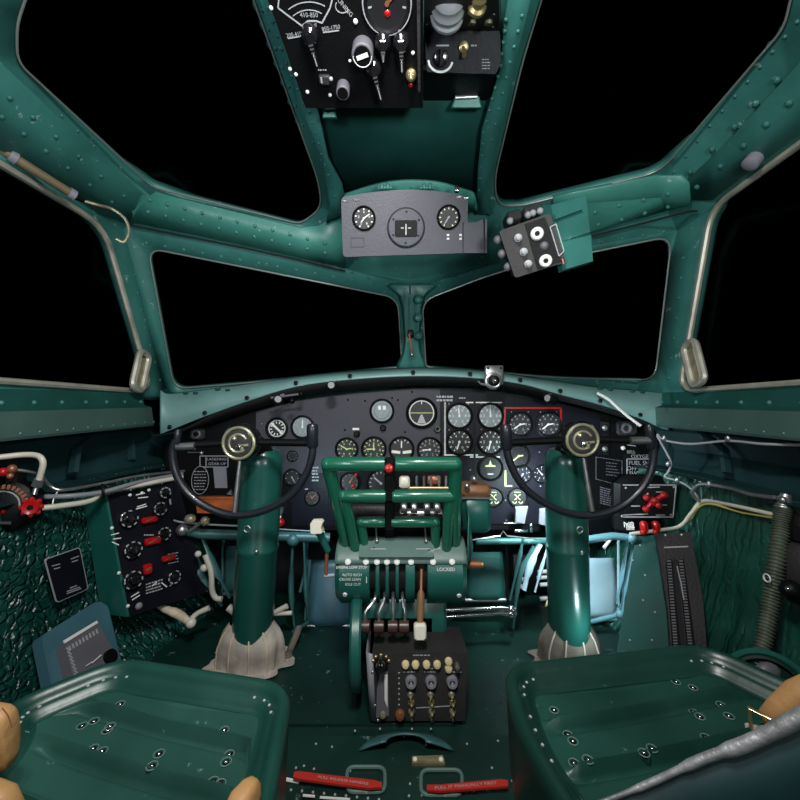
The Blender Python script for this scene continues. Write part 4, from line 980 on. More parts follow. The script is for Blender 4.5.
for px in (411, 431, 452):
    m = MB('side_grey'); K = SB.k(px, 682); M = SB.M(px, 681); m.lathe(M, [(6*K, 0), (6*K, 2*K), (5*K, 5*K), (3*K, 5*K), (2.6*K, 2*K)], 20); m.use('white').box(M @ T(0, 0, 2.2*K), 1.5*K, 3*K, .002); m.build('guarded_switch', t)
    for py in (694, 702, 711, 716):
        knobk(px-.5+(py > 700), py, 3.2 if py != 716 else 2.2, [(1, 0), (1, .5), (.6, .8), (.5, 2.0), (.25, 2.3)], 'olive_metal' if py != 702 else 'brass', 'toggle')
knobk(381, 663, 6.5, [(1.05, 0), (1.1, .4), (.8, .6), (.7, 1.6), (.4, 1.8)], 'black_gloss', 'rotary_knob')
m = MB('brass')
for a in range(5):
    q = SB.hit(381+8*math.cos(math.radians(10+a*40)), 662-7*math.sin(math.radians(10+a*40)), .002); m.ball(q, .005, 8)
m.build_each('knob_stop', t)
knobk(400, 714, 5, BUT, 'copper', 'lamp_cap', 'orange lamp cap'); knobk(383, 714, 3.5, BUT, 'olive_metal', 'stud')
m = MB('steel')
for x, y in ((372.5, 672), (375, 705), (378, 720), (412, 720), (432, 720.5), (453, 720)): m.dome(SB.M(x, y, .002), .0045, .003, 8)
m.build_each('screw', t)
# ================================================================ RUDDER PEDALS AND THEIR TUBE FRAMES
def pedal(x0, x1, y0, y1, d, mt, label, loops=True):
    t = thing('rudder_pedal', label, 'rudder pedal', P((x0+x1)/2, y1, d), 'rudder pedals')
    o2 = roundpoly([(x0, y0, 7), (x1, y0, 7), (x1, y1, 1), (x0, y1, 1)], 5)
    m = MB(mt); rows = []
    n = 9
    for i in range(n):
        f = i/(n-1); yy = y0+(y1-y0)*f; ins = 3.5*max(0, 1-f*6); dd = d+.05*(1-f)-.04*math.sin(f*PI*.5)*0+.02*math.cos(f*PI)
        rows.append([P(x0+ins+(x1-x0-2*ins)*k/6, yy, dd-.012*math.sin(PI*k/6)) for k in range(7)])
    m.sheet(rows); m.build('foot_plate', t, solid=.006, offset=0)
    m = MB('steel' if mt != 'pale_blue' else 'strut_blue'); m.rod(P(x0-1, y1, d-.022), P(x1+1, y1, d-.022), .008); m.build('foot_bar', t)
    for xx in (x0-1.5, x1+1.5):
        m = MB('black' if mt == 'frame_paint_dark' else mt); m.tube([P(xx, y1-1, d-.01), P(xx, y0+4, d+.035), P(xx+(1 if xx < 400 else 0), 541, d+.02)], .0055, 8, smooth=3); m.build('hanger', t)
    return t
pedal(308, 350, 560, 626, 1.62, 'blue_plate', 'blue green rudder pedal plate left of the throttle pedestal')
pedal(466, 505, 552, 600, 1.62, 'frame_paint_dark', 'dark green rudder pedal plate right of the throttle pedestal')
pedal(224, 246, 546, 594, 1.62, 'strut_paint', 'grey green rudder pedal half hidden behind the left control column')
pedal(580, 617, 558, 619, 1.62, 'pale_blue', 'pale blue rudder pedal beside the right control column')  # the pedal's brightly lit look is put into its pale colour
t = thing('pedal_frame', 'grey green tube frame hanging around the left rudder pedals', 'tube frame', P(260, 632, 1.6), 'tube frames of the rudder pedals')
m = MB('strut_paint'); m.tube([P(181, 529, 1.50), P(200, 534, 1.54), P(330, 538, 1.58)], .019, 12); m.build('cross_tube', t)
for (a, b, c, w_) in (((293, 540), (291, 590), (295, 632), .014), ((304, 540), (306, 590), (309, 622), .012), ((183, 532), (200, 570), (222, 606), .013), ((202, 536), (214, 566), (230, 598), .011)):
    m = MB('strut_paint'); m.tube([P(*a, 1.57), P(*b, 1.55), P(*c, 1.54)], [w_*.8, w_*1.5, w_*.6], 10, smooth=4, flat=.5); m.build('strut', t)
m = MB('steel'); m.ball(P(182, 530, 1.49), .022); m.rod(P(200, 523, 1.5), P(190, 531, 1.5), .006); m.use('strut_paint').ball(P(293, 540, 1.56), .026); m.build_each('joint', t)
m = MB('strut_paint'); m.rod(P(293, 632, 1.54), P(309, 622, 1.54), .007); m.rod(P(300, 592, 1.57), P(308, 560, 1.6), .006); m.rod(P(305, 620, 1.55), P(310, 560, 1.58), .005); m.build_each('lower_link', t)
t = thing('pedal_frame', 'blue tube frame hanging around the right rudder pedals', 'tube frame', P(600, 632, 1.6), 'tube frames of the rudder pedals')
m = MB('frame_paint'); m.tube([P(476, 541.5, 1.56), P(548, 541, 1.56)], .013, 12); m.build('cross_tube', t)
m = MB('strut_blue'); m.tube([P(584, 540, 1.52), P(612, 536, 1.52), P(634, 538, 1.52)], .014, 12); m.build('cross_tube', t)
for (a, b, c, w_, cc) in (((636, 538), (626, 580), (622, 612), .013, 'strut_blue'), ((628, 540), (623, 570), (617, 604), .010, 'strut_blue'), ((523, 538), (519, 560), (510, 600), .012, 'strut_paint'), ((540, 544), (530, 565), (524, 590), .016, 'pale_blue'), ((548, 546), (541, 570), (535, 592), .010, 'pale_blue'), ((534, 546), (520, 575), (513, 628), .011, 'strut_paint')):
    m = MB(cc); m.tube([P(*a, 1.55), P(*b, 1.53), P(*c, 1.52)], [w_*.8, w_*1.3, w_*.7], 10, smooth=4, flat=.5); m.build('strut', t)
m = MB('strut_blue'); m.rod(P(590, 622, 1.54), P(622, 614, 1.54), .009); m.rod(P(618, 610, 1.53), P(636, 588, 1.54), .007); m.ball(P(620, 614, 1.52), .016); m.ball(P(632, 538, 1.51), .018); m.build_each('lower_link', t)
m = MB('white'); m.rod(P(604, 548, 1.5), P(612, 537, 1.52), .006); m.build('cotter_pin', t)
t = thing('push_rod', 'pair of bright push rods running low behind the right of the pedestal', 'rod', P(480, 616, 1.45))
for y0, y1 in ((609, 608), (616, 613)):
    m = MB('chrome'); m.rod(P(442, y0+1, 1.45), P(504, y1, 1.47), .0065); m.ball(P(511, y1+1, 1.47), .014); m.rod(P(500, y1, 1.47), P(516, y1+1.5, 1.47), .008); m.build('rod', t)
# bright rollers and cable runs seen behind the right column
rnd = random.Random(5)
t = thing('pulley_rack', 'rack of bright small rollers in the dark behind the right control column', 'pulley rack', P(535, 615, 1.8))
m = MB('black'); m.box(Matrix.Translation(P(532, 590, 1.86)), .2, .03, .34, .01); m.build('back_plate', t)
for i, (x0, x1, y, r_) in enumerate(((522, 528, 564, 2), (518, 526, 580, 2.2), (520, 526, 587, 2.2), (538, 551, 572, 1.8), (537, 551, 578, 1.8), (540, 551, 585, 2), (540, 551, 599, 2), (537, 550, 606, 1.6), (536, 550, 613, 2.8), (538, 550, 619, 2.0))):
    m = MB('white' if i > 2 else 'dim_white'); m.rod(P(x0, y, 1.78), P(x1, y-1, 1.78), r_*1.78/F, seg=10); m.build('roller', t)
m = MB('brass'); m.tube([P(548, 600, 1.76), P(543, 618, 1.72), P(546, 632, 1.68), P(541, 648, 1.6)], .006, 8, smooth=4); tag(m.build('dangling_cord'), 'thin yellowish cord hanging beside the right control column foot', 'cord')
t = thing('metal_bracket', 'two pale metal brackets showing below the instrument panel right of centre', 'bracket', P(530, 530, 1.62))
for x, y, w_, h_ in ((521, 514, 12, 18), (543, 516, 8, 18)):
    m = MB('side_grey'); m.prism(frame(P(x, y, 1.62), V(0, -1, -.2), V(1, 0, 0)), [(-w_*.002, -h_*.0018), (w_*.0012, -h_*.0022), (w_*.002, h_*.002), (-w_*.0022, h_*.0018)], .01, .003); m.build('tab', t)
m = MB('chrome'); m.box(Matrix.Translation(P(521, 531, 1.6)), .055, .01, .012, .002); m.box(Matrix.Translation(P(531, 528, 1.6)), .012, .01, .035, .002); m.box(Matrix.Translation(P(512, 523, 1.62)), .07, .01, .006, .002); m.build_each('clip', t)
# dark shelf below the panel, lower white cable
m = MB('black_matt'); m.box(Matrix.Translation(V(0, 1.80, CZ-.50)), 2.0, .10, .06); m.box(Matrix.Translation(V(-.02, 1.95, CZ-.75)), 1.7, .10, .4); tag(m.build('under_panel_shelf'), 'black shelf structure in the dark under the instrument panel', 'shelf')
m = MB('dim_white'); m.tube([P(240, 524, 1.62), P(274, 529, 1.62), P(310, 531, 1.62), P(325, 532, 1.62)], .003, 6); tag(m.build('thin_cable'), 'thin pale cable under the panel between left column and white knob', 'cable')
m = MB('steel'); m.tube([P(466, 550, 1.5), P(472, 540, 1.5), P(500, 536, 1.52), P(503, 531, 1.52), P(507, 536, 1.52), P(555, 541, 1.54)], .003, 6); tag(m.build('thin_cable'), 'thin grey cable with a small peak right of the throttle pedestal', 'cable')
t = thing('side_lever', 'white broken looking lever with taped arm on the left floor', 'lever', P(190, 625, 1.45))
m = MB('tape'); m.tube([P(153, 602, 1.42), P(165, 609, 1.43), P(178, 614, 1.44), P(190, 623, 1.45)], [.010, .013, .016, .013], 10, smooth=3); m.build('taped_arm', t, label='arm wrapped in brown and white tape')
m = MB('cream_tube'); m.tube([P(190, 625, 1.45), P(195, 615, 1.46), P(209, 608, 1.47)], [.011, .009, .010], 10, smooth=3); m.ball(P(191, 623, 1.44), .018); m.build('arm', t)
m = MB('cream_tube'); m.tube([P(205, 555, 1.5), P(211, 572, 1.5), P(212, 590, 1.5), P(216, 598, 1.5), P(222, 599, 1.5)], .010, 10, smooth=4); m.ball(P(204, 568, 1.5), .014); m.ball(P(198, 554, 1.5), .012); tag(m.build('white_pipe'), 'short bent white pipe between the left diagonal struts', 'pipe')
m = MB('cream_tube'); m.rod(P(228, 607, 1.5), P(236, 613, 1.5), .014); m.rod(P(272, 614, 1.5), P(287, 606, 1.5), .010); m.rod(P(272, 614, 1.5), P(292, 613, 1.5), .008); bt = thing('brake_rod', 'pale rod ends showing on both sides of the left column', 'rod', P(255, 612, 1.5)); m.build_each('rod', bt)
m = MB('canvas_dark'); m.tube([P(286, 652, 1.4), P(290, 668, 1.38), P(283, 690, 1.30)], [.018, .03, .02], 10, smooth=3); m.tube([P(288, 655, 1.42), P(296, 636, 1.46), P(299, 628, 1.5)], .012, 8); tag(m.build('strap_cover'), 'small brown cloth sleeve right of the left column boot', 'cloth')

# ================================================================ LEFT WALL EQUIPMENT
SP = Pl(P(108, 500, 1.33), P(176, 484, 1.53), P(127, 616, 1.31))
t = thing('fuel_panel', 'black switch panel with red toggle guards in a green frame on the left wall', 'switch panel', P(130, 618, 1.33))
m = MB('navy_black'); slab(m, SP, [(105, 496), (178, 481), (206, 592), (127, 617)], -.05, .05); m.build('face_plate', t)
m = MB('drum_paint'); a = SP.hit(105, 496); b = SP.hit(127, 617); m.loft([[a, b, b+V(-.10, .02, -.0), a+V(-.09, .02, 0)], [p+V(.004, .006, 0) for p in (a, b, b+V(-.10, .02, 0), a+V(-.09, .02, 0))]]); m.build('side_cheek', t, label='plain green side cheek')
def sring(px, py, r): 
    m = MB('black_gloss'); M = SP.M(px, py); K = SP.k(px, py); m.lathe(M, [(r*K, 0), (r*K*1.02, .015), (r*K*.82, .018), (r*K*.5, .017), (r*K*.45, .03), (r*K*.3, .034)], 20)
    m.use('dim_white')
    for i in range(7): m.box(M @ RZ(i*.8+px) @ T(r*K*.95, 0, .0175), .004, .010, .002)
    m.build('rotary_knob', t)
for px, py, r in ((127, 519, 8), (131, 550, 8), (131, 580, 8.5), (158, 509, 6), (162, 534, 6), (172, 577, 6), (163, 493, 5)): sring(px, py, r)
for px, py, w_, h_ in ((148, 520, 15, 6), (151, 541, 15, 7), (167, 558, 13, 6), (146, 569, 8, 10)):
    m = MB('red'); M = SP.M(px, py); K = SP.k(px, py); m.box(M @ RZ(-.12), w_*K, h_*K, .02, .005, True); m.use('copper').box(M @ T(0, .0, .018) @ RZ(.2), w_*K*.7, h_*K*.25, .01, .002); m.build('toggle_guard', t, label='red toggle guard')
m = MB('white')
for x, y in ((112, 528), (119, 573), (128, 606), (130, 495), (149, 490), (142, 493)): m.dome(SP.M(x, y), .006, .004, 8)
for a, b in (((136, 495), (145, 493)), ((138, 498), (148, 497)), ((137, 507), (146, 504)), ((136, 509), (147, 506)), ((111, 535), (119, 533)), ((113, 539), (121, 538)), ((112, 542), (119, 545)), ((131, 597), (139, 592)), ((132, 600), (140, 595)), ((162, 583), (167, 587)), ((170, 586), (175, 582)), ((152, 586), (157, 582))): line(m, SP, a, b, 1.0, .001)
m.use('dim_white'); micro(m, SP, 146, 583, 164, 595, 4, .001, 14, 1.2, -.3); micro(m, SP, 144, 534, 155, 536, 1, .001, 3, 1.2); micro(m, SP, 168, 553, 180, 565, 4, .001, 5, .9, -.2); m.use('side_grey').dome(SP.M(139, 606), .012, .008)
m.build('markings', t)
# placard on the quilted lining
KP = Pl(hx(45, 555, -1.02), hx(82, 548, -1.02), hx(55, 602, -1.0))
t = thing('wall_placard', 'square black placard with white border on the left quilted lining', 'placard', KP.hit(66, 574))
m = MB('dim_white'); slab(m, KP, [(q.x, q.y) for q in roundpoly([(45, 559), (80, 547), (88.5, 589), (57, 603)], 3)], 0, .004); m.use('navy_black'); slab(m, KP, [(q.x, q.y) for q in roundpoly([(46, 559.7), (79.5, 548), (87.7, 588.7), (57.5, 602)], 3)], .004, .001)
m.build('plate', t); m = MB('dim_white')
for a, b in (((52, 566), (60, 564)), ((54, 569), (60, 567.5)), ((71, 559), (79, 556)), ((72, 562), (78, 560)), ((70, 588), (77, 585.5)), ((67, 591.5), (80, 587)), ((67, 593.5), (81, 588.5))): line(m, KP, a, b, .9, .0055)
m.build('lettering', t)
JP = Pl(hx(42, 640, -.97), hx(102, 604, -.97), hx(60, 688, -.90))
t = thing('rheostat_box', 'blue green wall box holding a finned grey rheostat beside the left seat', 'electrical box', JP.hit(75, 650))
m = MB('blue_plate'); slab(m, JP, [(q.x, q.y) for q in roundpoly([(41, 636, 6), (98, 600, 8), (108, 606, 3), (128, 690, 0), (60, 725, 0)], 4)], -.03, .03); m.build('mounting_plate', t)
m = MB('mid_grey'); slab(m, JP, [(65, 643), (98, 623), (116, 655), (100, 690), (76, 690)], 0, .03); m.build('rheostat', t, label='grey finned rheostat')
m = MB('side_grey'); m.use('white'); line(m, JP, (64, 642), (97, 622), 3.0, .031, .004)  # white line paints the highlight along the rheostat's top edge
m.use('dim_white')
for i in range(9):
    x = 69+i*3.4; y = 646-i*2.1; line(m, JP, (x, y), (x+1.5, y+4.5), 1.2, .031, .003)
for i in range(9): line(m, JP, (66+i*1.2, 648+i*3.7), (70+i*1.2, 651+i*3.7), 1.3, .031, .003)
m.use('black'); m.cyl(JP.M(100, 663, .03), .02, .012); m.use('white'); line(m, JP, (92, 663), (101, 655), 1.0, .034, .003); line(m, JP, (86, 666), (92, 662), .8, .034, .003); m.build('fins', t)
# oxygen regulator with red knob, piping
OX = P(8, 503, 1.08)
t = thing('oxygen_regulator', 'black round regulator with small red hand knob at the left edge', 'regulator', OX)
M = frame(P(6, 506, 1.10), V(.45, -1, .2)); m = MB('black'); m.lathe(M, [(.07, -.06), (.072, 0), (.068, .02), (.05, .03), (.02, .034)], 32); m.build('body', t)
m = MB('copper')
for i in range(12):
    a = math.radians(20+i*12); m.box(M @ T(.052*math.cos(a), .052*math.sin(a), .029) @ RZ(a), .012, .007, .003)
m.use('dim_white'); m.ring(M @ T(0, 0, .033), .04, .002, 20, 5, 0, PI); m.use('red').ball(M @ V(.008, -.012, .036), .007); m.build('lettering', t)
m = MB('black'); m.box(Matrix.Translation(P(4, 480, 1.12)), .10, .06, .07, .015); m.use('red').ball(P(3, 472, 1.06), .012); m.use('copper').ball(P(12, 469, 1.07), .012); m.ball(P(10, 476, 1.05), .008); m.use('steel').rod(P(0, 523, 1.06), P(10, 523, 1.06), .004); m.build_each('valve_fitting', t)
m = MB('red'); M = frame(P(31.5, 507, 1.08), V(.5, -1, .1)); m.lathe(M, [(.010, -.02), (.012, -.008), (.020, -.006), (.022, .004), (.018, .012), (.008, .010)], 24)
for i in range(8): m.ball(M @ V(.021*math.cos(i*PI/4), .021*math.sin(i*PI/4), .002), .0065, 8)
m.use('black').cyl(M @ T(0, 0, .006), .007, .006); m.build('red_knob', t, label='small red hand wheel knob')
t = thing('oxygen_pipe', 'bent cream pipe with metal union above the left regulator', 'pipe', P(38, 470, 1.1))
m = MB('cream_tube'); m.tube([P(-30, 458, 1.02), P(0, 457, 1.06), P(20, 455, 1.09), P(34, 455, 1.1), P(41, 458, 1.1), P(43, 465, 1.1), P(39, 480, 1.1)], .0078, 10, smooth=5); m.build('pipe', t)
m = MB('steel'); m.rod(P(39.5, 479, 1.1), P(36.5, 486, 1.1), .0125, seg=6); m.rod(P(36.5, 486, 1.1), P(34, 495, 1.09), .006); m.use('black').ring(frame(P(12, 456, 1.08), V(1, 0, 0)), .008, .002, 10, 5); m.build('union', t)
def cable(pts, r, mt, name, label, cat='cable', sm=5, group=None, seg=8):
    m = MB(mt); m.tube([Vector(p) for p in pts], r, seg, smooth=sm); return tag(m.build(name, sharp=60), label, cat, group)
m1 = cable([P(42, 508, 1.15), P(60, 506, 1.18), P(90, 501, 1.25), P(105, 492, 1.30), P(140, 485, 1.4), P(182, 477, 1.55)], .0085, 'cream_tube', 'conduit', 'thick cream conduit leaving the red knob along the left wall', 'conduit')
cable([P(38, 497, 1.17), P(70, 496, 1.2), P(103, 492, 1.28), P(140, 482, 1.4), P(182, 474, 1.57)], .0075, 'side_grey', 'conduit', 'middle pale conduit of the bundle above the left switch panel', 'conduit')
cable([P(10, 469, 1.1), P(38, 474, 1.15), P(50, 486, 1.18), P(64, 490, 1.2), P(100, 484, 1.3), P(140, 476, 1.42), P(184, 471, 1.6)], .0055, 'steel', 'conduit', 'thin grey conduit topmost in the bundle above the left switch panel', 'conduit')
cable([P(52, 507, 1.17), P(54, 498, 1.18), P(58, 491, 1.19)], .003, 'steel', 'tie_wire', 'short vertical tie wire across the left conduits', 'wire')
m = MB('black'); M = frame(P(103, 491, 1.28), V(1, .8, .1)); m.ring(M, .020, .004, 18, 6); tag(m.build('conduit_clip'), 'small black clip holding the left conduits together', 'clip')
cable([P(170, 499, 1.5), P(171, 515, 1.5), P(176, 521, 1.5), P(200, 524, 1.52), P(240, 526, 1.56)], .004, 'dim_white', 'thin_cable', 'thin pale cable under the left wheel reaching the column', 'cable')
m = MB('olive_metal'); m.ball(P(190, 519, 1.48), .018, 12, (1.2, 1, 1)); m.box(Matrix.Translation(P(205, 521, 1.5)), .03, .03, .03, .008); tag(m.build('cable_fitting'), 'small olive metal fitting on the thin cable under the left wheel', 'fitting')

# de-icer scraper tube on the left roof arch
t = thing('signal_tube', 'brown tube with silver bands lying along the upper left window frame', 'tube', P(40, 175, 1.15))
A = P(-30, 130, 1.02); B = P(75, 196, 1.22); m = MB('scraper_brown'); m.rod(A, B, .013, seg=14); m.build('tube_body', t)
m = MB('edge_highlight'); m.use('side_grey'); m.rod(A.lerp(B, .33), A.lerp(B, .40), .0175, seg=14); m.rod(A.lerp(B, .93), B, .0165, seg=14); m.build_each('band', t)
m = MB('black'); m.rod(B, P(84, 201, 1.24), .010, .007); m.build('tip', t)
m = MB('olive_metal'); m.tube([P(84, 201, 1.24), P(98, 205, 1.26), P(112, 209, 1.29), P(125, 219, 1.31), P(129, 232, 1.32), P(124, 242, 1.32), P(116, 239, 1.31)], .0048, 8, smooth=5); m.build('hooked_wire', t, label='hooked brass wire')
p, n = hull(752, 162, .02, True); m = MB('side_grey'); m.lathe(frame(p, n), [(.022, -.02), (.022, .010), (.016, .014)], 18); tag(m.build('round_stud'), 'round bright metal stud on the right roof arch above the side window', 'stud')

# ================================================================ RIGHT WALL EQUIPMENT
VP = Pl(P(618, 492, 1.52), P(680, 492, 1.46), P(618, 520, 1.51))
t = thing('oxygen_valve_panel', 'black valve panel with a red cross handle on the right', 'valve panel', VP.hit(650, 525))
m = MB('black'); m.box(Matrix.Translation(P(655, 505, 1.60)), .34, .08, .24, .03); slab(m, VP, [(q.x, q.y) for q in roundpoly([(622, 484), (678, 484), (674, 519), (620, 519)], 2)], -.02, .02); m.build('face_plate', t)
m = MB('dim_white')
for a, b in (((623, 485), (676, 485)), ((676, 485), (673, 517)), ((621, 517), (673, 517)), ((623, 515), (648, 514)), ((646, 487.5), (660, 487)), ((656, 492), (664, 492)), ((631, 506), (640, 506)), ((660, 505), (667, 505)), ((656, 515), (665, 515))): line(m, VP, a, b, .9, .001)
m.use('steel')
for x, y in ((626, 488), (674, 487), (671, 515), (622, 516), (648, 494), (653, 505)): m.dome(VP.M(x, y), .005, .004, 8)
m.build('markings', t)
m = MB('red'); M = VP.M(652, 500.5, .02); rows = []
for a, L_ in ((.6, .042), (2.6, .026), (3.9, .040), (5.5, .018)):
    c0 = M @ V(0, 0, 0); c1 = M @ V(L_*math.cos(a), L_*math.sin(a), .006); m.tube([c0, c1], [.010, .008], 10); m.ball(c1, .0125, 10)
m.lathe(M, [(.014, -.02), (.017, 0), (.015, .012), (.006, .015)], 16); m.build('cross_handle', t, label='red cross shaped handle')
m = MB('white'); m.text(VP.M(629, 525, .0), 'N2', .03)
for i in range(6): line(m, VP, (626+i*1.4, 523), (627+i*1.4, 530), .7, 0)
m.build('small_tag', t)
t = thing('switch_guard', 'pair of small red guarded switches under the red cross handle', 'switch', P(650, 530, 1.46))
for px in (644, 656):
    m = MB('red'); m.box(frame(P(px, 527, 1.46), V(0, -1, .2)), .022, .042, .03, .007); m.ball(P(px-1, 532, 1.45), .011); m.build('red_guard', t)
FP = Pl(P(640, 540, 1.50), P(702, 540, 1.42), P(640, 660, 1.33))
m = MB('blue_plate'); m.use('frame_paint'); m.use('frame_paint_dark'); slab(m, FP, [(636, 536), (690, 534), (712, 700), (608, 700), (622, 620)], -.02, .015)
for x, y in ((640, 545), (633, 560), (645, 575), (655, 612), (652, 640), (643, 600), (630, 640), (660, 655)): m.use('dim_white').dome(FP.M(x, y, -.004), .0035, .002, 6)
struct(m.build('trim_18'))
GP = Pl(P(657, 535, 1.42), P(691, 533, 1.40), P(672, 645, 1.24))
t = thing('slotted_panel', 'tall dark grey slotted plate with three grooves on the right kick panel', 'panel', GP.hit(685, 650))
m = MB('dark_grey'); slab(m, GP, [(656, 534), (691, 532), (703, 600), (708, 660), (672, 664), (668, 610)], 0, .02); m.build('plate', t)
for (a, b, c, d_, mm) in ((666, 672, 674, 681, 'black'), (672.5, 676.5, 681.5, 684, 'black_matt'), (678, 684, 689, 694, 'black')):
    m = MB(mm); off = .021 if mm == 'black' else .0205; slab(m, GP, [(a, 560), (a+(6 if mm == 'black' else 4), 559), (c+(b-a)*1.3+1, 664), (c, 664)], .02, .004)
    if mm == 'black':
        m.use('copper' if a > 670 else 'dim_white'); m.use('mid_grey')
        for i in range(34):
            f = i/34; x0 = a+(c-a)*f+.8; w_ = 4.2; y = 561+f*100; line(m, GP, (x0, y), (x0+w_, y), 1.3, .0245, .002)
    m.build('groove', t)
m = MB('dim_white'); line(m, GP, (664, 547.5), (688, 546.5), 1.2, .021); m.tube([GP.hit(*q, .027) for q in ((677, 566), (679, 575), (681, 583), (682, 590), (684, 600))], .0018, 5)
m.use('steel')
for x, y in ((664, 537), (680, 536.5)): m.dome(GP.M(x, y, .02), .006, .004)
m.build('lettering', t)
# ribbed flexible hose down the right wall
t = thing('flexible_hose', 'ribbed olive flexible hose hanging down the right wall', 'hose', P(757, 668, 1.02))
hp = spline([P(784, 506, 1.10), P(781, 530, 1.09), P(776, 565, 1.07), P(771, 600, 1.06), P(765, 635, 1.04), P(757, 670, 1.02)], 14)
rs = []; m = MB('hose'); n = len(hp)
pts = []; tot = 52
q = []
for i in range(tot*4):
    f = i/(tot*4-1)*(n-1); k = min(int(f), n-2); q.append(hp[k].lerp(hp[k+1], f-k)); 
m.tube(q, [(.0225 if (i % 4) in (0, 1) else .0165)*(1-.15*i/len(q)) for i in range(len(q))], 14); m.build('ribbed_tube', t, sharp=80)
m = MB('steel'); m.rod(P(783, 508, 1.10), P(786, 494, 1.10), .020, .012); m.tube([P(774, 497, 1.1), P(783, 500, 1.1), P(792, 508, 1.1)], .006, 6); m.ball(P(783, 500, 1.09), .010); m.use('white').ring(frame(P(767, 578, 1.05), V(1, 0, 0)), .01, .002, 10, 5); m.build('end_fitting', t)
m = MB('black')
for i in range(1): pass
t = thing('oxygen_unit', 'dark bulky unit with a metal stud at the right edge of the cockpit', 'equipment', P(800, 600, 1.05))
m = MB('dark_grey'); m.box(Matrix.Translation(P(812, 575, 1.05)) @ RZ(.2), .12, .14, .16, .03); m.build('body', t); m = MB('black'); m.ball(P(791, 590, 1.0), .024, 18); m.build('knob', t); m = MB('black'); m.box(Matrix.Translation(P(803, 530, 1.08)), .09, .10, .10, .03); m.build('upper_housing', t); m = MB('chrome'); m.ball(P(788, 589, .966), .006); m.build('stud', t)
t = thing('elevator_wheel', 'green round wheel low on the right behind the seat corner', 'hand wheel', P(770, 672, .98))
M = frame(P(768, 690, .99), V(-.55, -1, .25)); m = MB('drum_paint'); m.ring(M, .085, .008, 40, 8); m.use('floor_paint').lathe(M, [(.085, -.012), (.085, .0), (.07, .004), (.065, -.008)], 40); m.build('rim', t)
m = MB('mid_grey'); m.ball(P(768, 672, .95), .022, 12, (1.3, .8, 1)); m.use('black').cyl(M @ T(0, 0, -.03), .07, .02); m.build('hub', t)
# wires on the right
cable([P(597, 393, 1.6), P(608, 399, 1.58), P(618, 408, 1.56), P(630, 418, 1.54), P(641, 426, 1.52)], .0055, 'white', 'white_wire', 'white wire dropping over the cowl gusset to the right of the panel', 'wire')
ww1 = cable([P(657, 434, 1.52), P(664, 440, 1.50), P(690, 444, 1.40), P(727, 441, 1.28), P(762, 444, 1.15), P(800, 445, 1.06), P(840, 446, 1.0)], .0042, 'dim_white', 'white_wire', 'long pale wire sagging along the right wall under the sill', 'wire')
ww2 = cable([P(657, 436, 1.5), P(665, 450, 1.49), P(671, 463, 1.48), P(668, 472, 1.48), P(665, 477, 1.48), P(678, 481, 1.46), P(690, 488, 1.44), P(702, 502, 1.42)], .0035, 'dim_white', 'white_wire', 'thin white wire looping from the right wheel grip towards the valve panel', 'wire')
ww3 = cable([P(703, 503, 1.41), P(694, 497, 1.40), P(693, 490, 1.39), P(702, 484, 1.36), P(730, 488, 1.27), P(750, 494, 1.18), P(778, 498, 1.10)], .006, 'steel', 'conduit', 'thin metal conduit curving up to the top of the ribbed hose', 'conduit')
cable([P(630, 534, 1.46), P(660, 530, 1.45), P(680, 526, 1.44), P(692, 512, 1.42), P(703, 501, 1.40), P(730, 505, 1.27), P(775, 515, 1.11)], .0065, 'cream_tube', 'cable', 'cream cable running from the red switches to the ribbed hose', 'cable')
cable([P(676, 529, 1.45), P(690, 519, 1.43), P(699, 507, 1.41), P(712, 504, 1.34), P(740, 512, 1.24), P(775, 518, 1.11)], .004, 'yellow_wire', 'cable', 'yellow cable beside the cream one leading to the ribbed hose', 'cable')
for q, w_ in ((P(664, 438, 1.49), ww1), (P(728, 438.5, 1.27), ww1), (P(668, 464, 1.475), ww2), (P(677, 480, 1.46), ww2), (P(709, 484, 1.34), ww3)):
    m = MB('steel'); m.ball(q, .009, 10, (1, 1, 1.3)); m.build('clip', w_)

# ================================================================ FLOOR DETAILS BETWEEN THE SEATS
zf = -.895
t = thing('floor_hatch', 'raised dark green floor hatch with arched hand hold between the seats', 'hatch', hz(405, 780, -.9))
m = MB('floor_paint'); o2 = [hz(300, 736, -.888), hz(528, 736, -.888), hz(536, 812, -.888), hz(278, 812, -.888)]; m.loft([[p-V(0, 0, .012) for p in o2], o2])
m.build('plate', t)
m = MB('strut_paint'); rows = []
c = hz(406, 752, -.888)
for i in range(13):
    a = PI*i/12; rows.append([c+V(math.cos(a)*.118*k, .055*math.sin(a)*k, .028*(1-k**2)) for k in (1.0, .9, .75, .55, .42)])
m.sheet(rows); m.build('hand_hold', t, solid=.004)
m = MB('floor_paint')
def recess(x0, x1, y0, y1):
    o2 = roundpoly([(x0, y0), (x1, y0), (x1, y1), (x0, y1)], 8)
    m.use('grey_green'); m.tube([hz(q.x, q.y, -.884) for q in o2], .0045, 8, closed=True); m.use('black'); 
    pts = [hz(q.x, q.y, -.8875) for q in o2]; m.use('floor_paint').add(pts, [list(range(len(pts)))[::-1]])
recess(347, 385, 767, 792); recess(421, 462, 770, 795); m.build_each('pressed_recess', t)
m = MB('dim_white')
for i in range(9): m.dome(frame(hz(291+i*11, 790+i*1.2, -.888), V(0, 0, 1)), .0032, .003, 6)
for i in range(7): m.dome(frame(hz(409+i*13, 796-i*.9, -.888), V(0, 0, 1)), .0032, .003, 6)
for x, y in ((316, 744), (332, 747), (355, 731), (380, 729), (412, 729), (431, 729), (426, 745), (449, 749), (467, 744), (498, 741), (492, 768), (410, 784), (296, 768), (304, 766), (314, 769), (404, 737), (350, 771), (512, 781), (470, 790), (482, 789)): m.dome(frame(hz(x, y, -.887), V(0, 0, 1)), .0032, .003, 6)
m.build('rivet_rows', t)
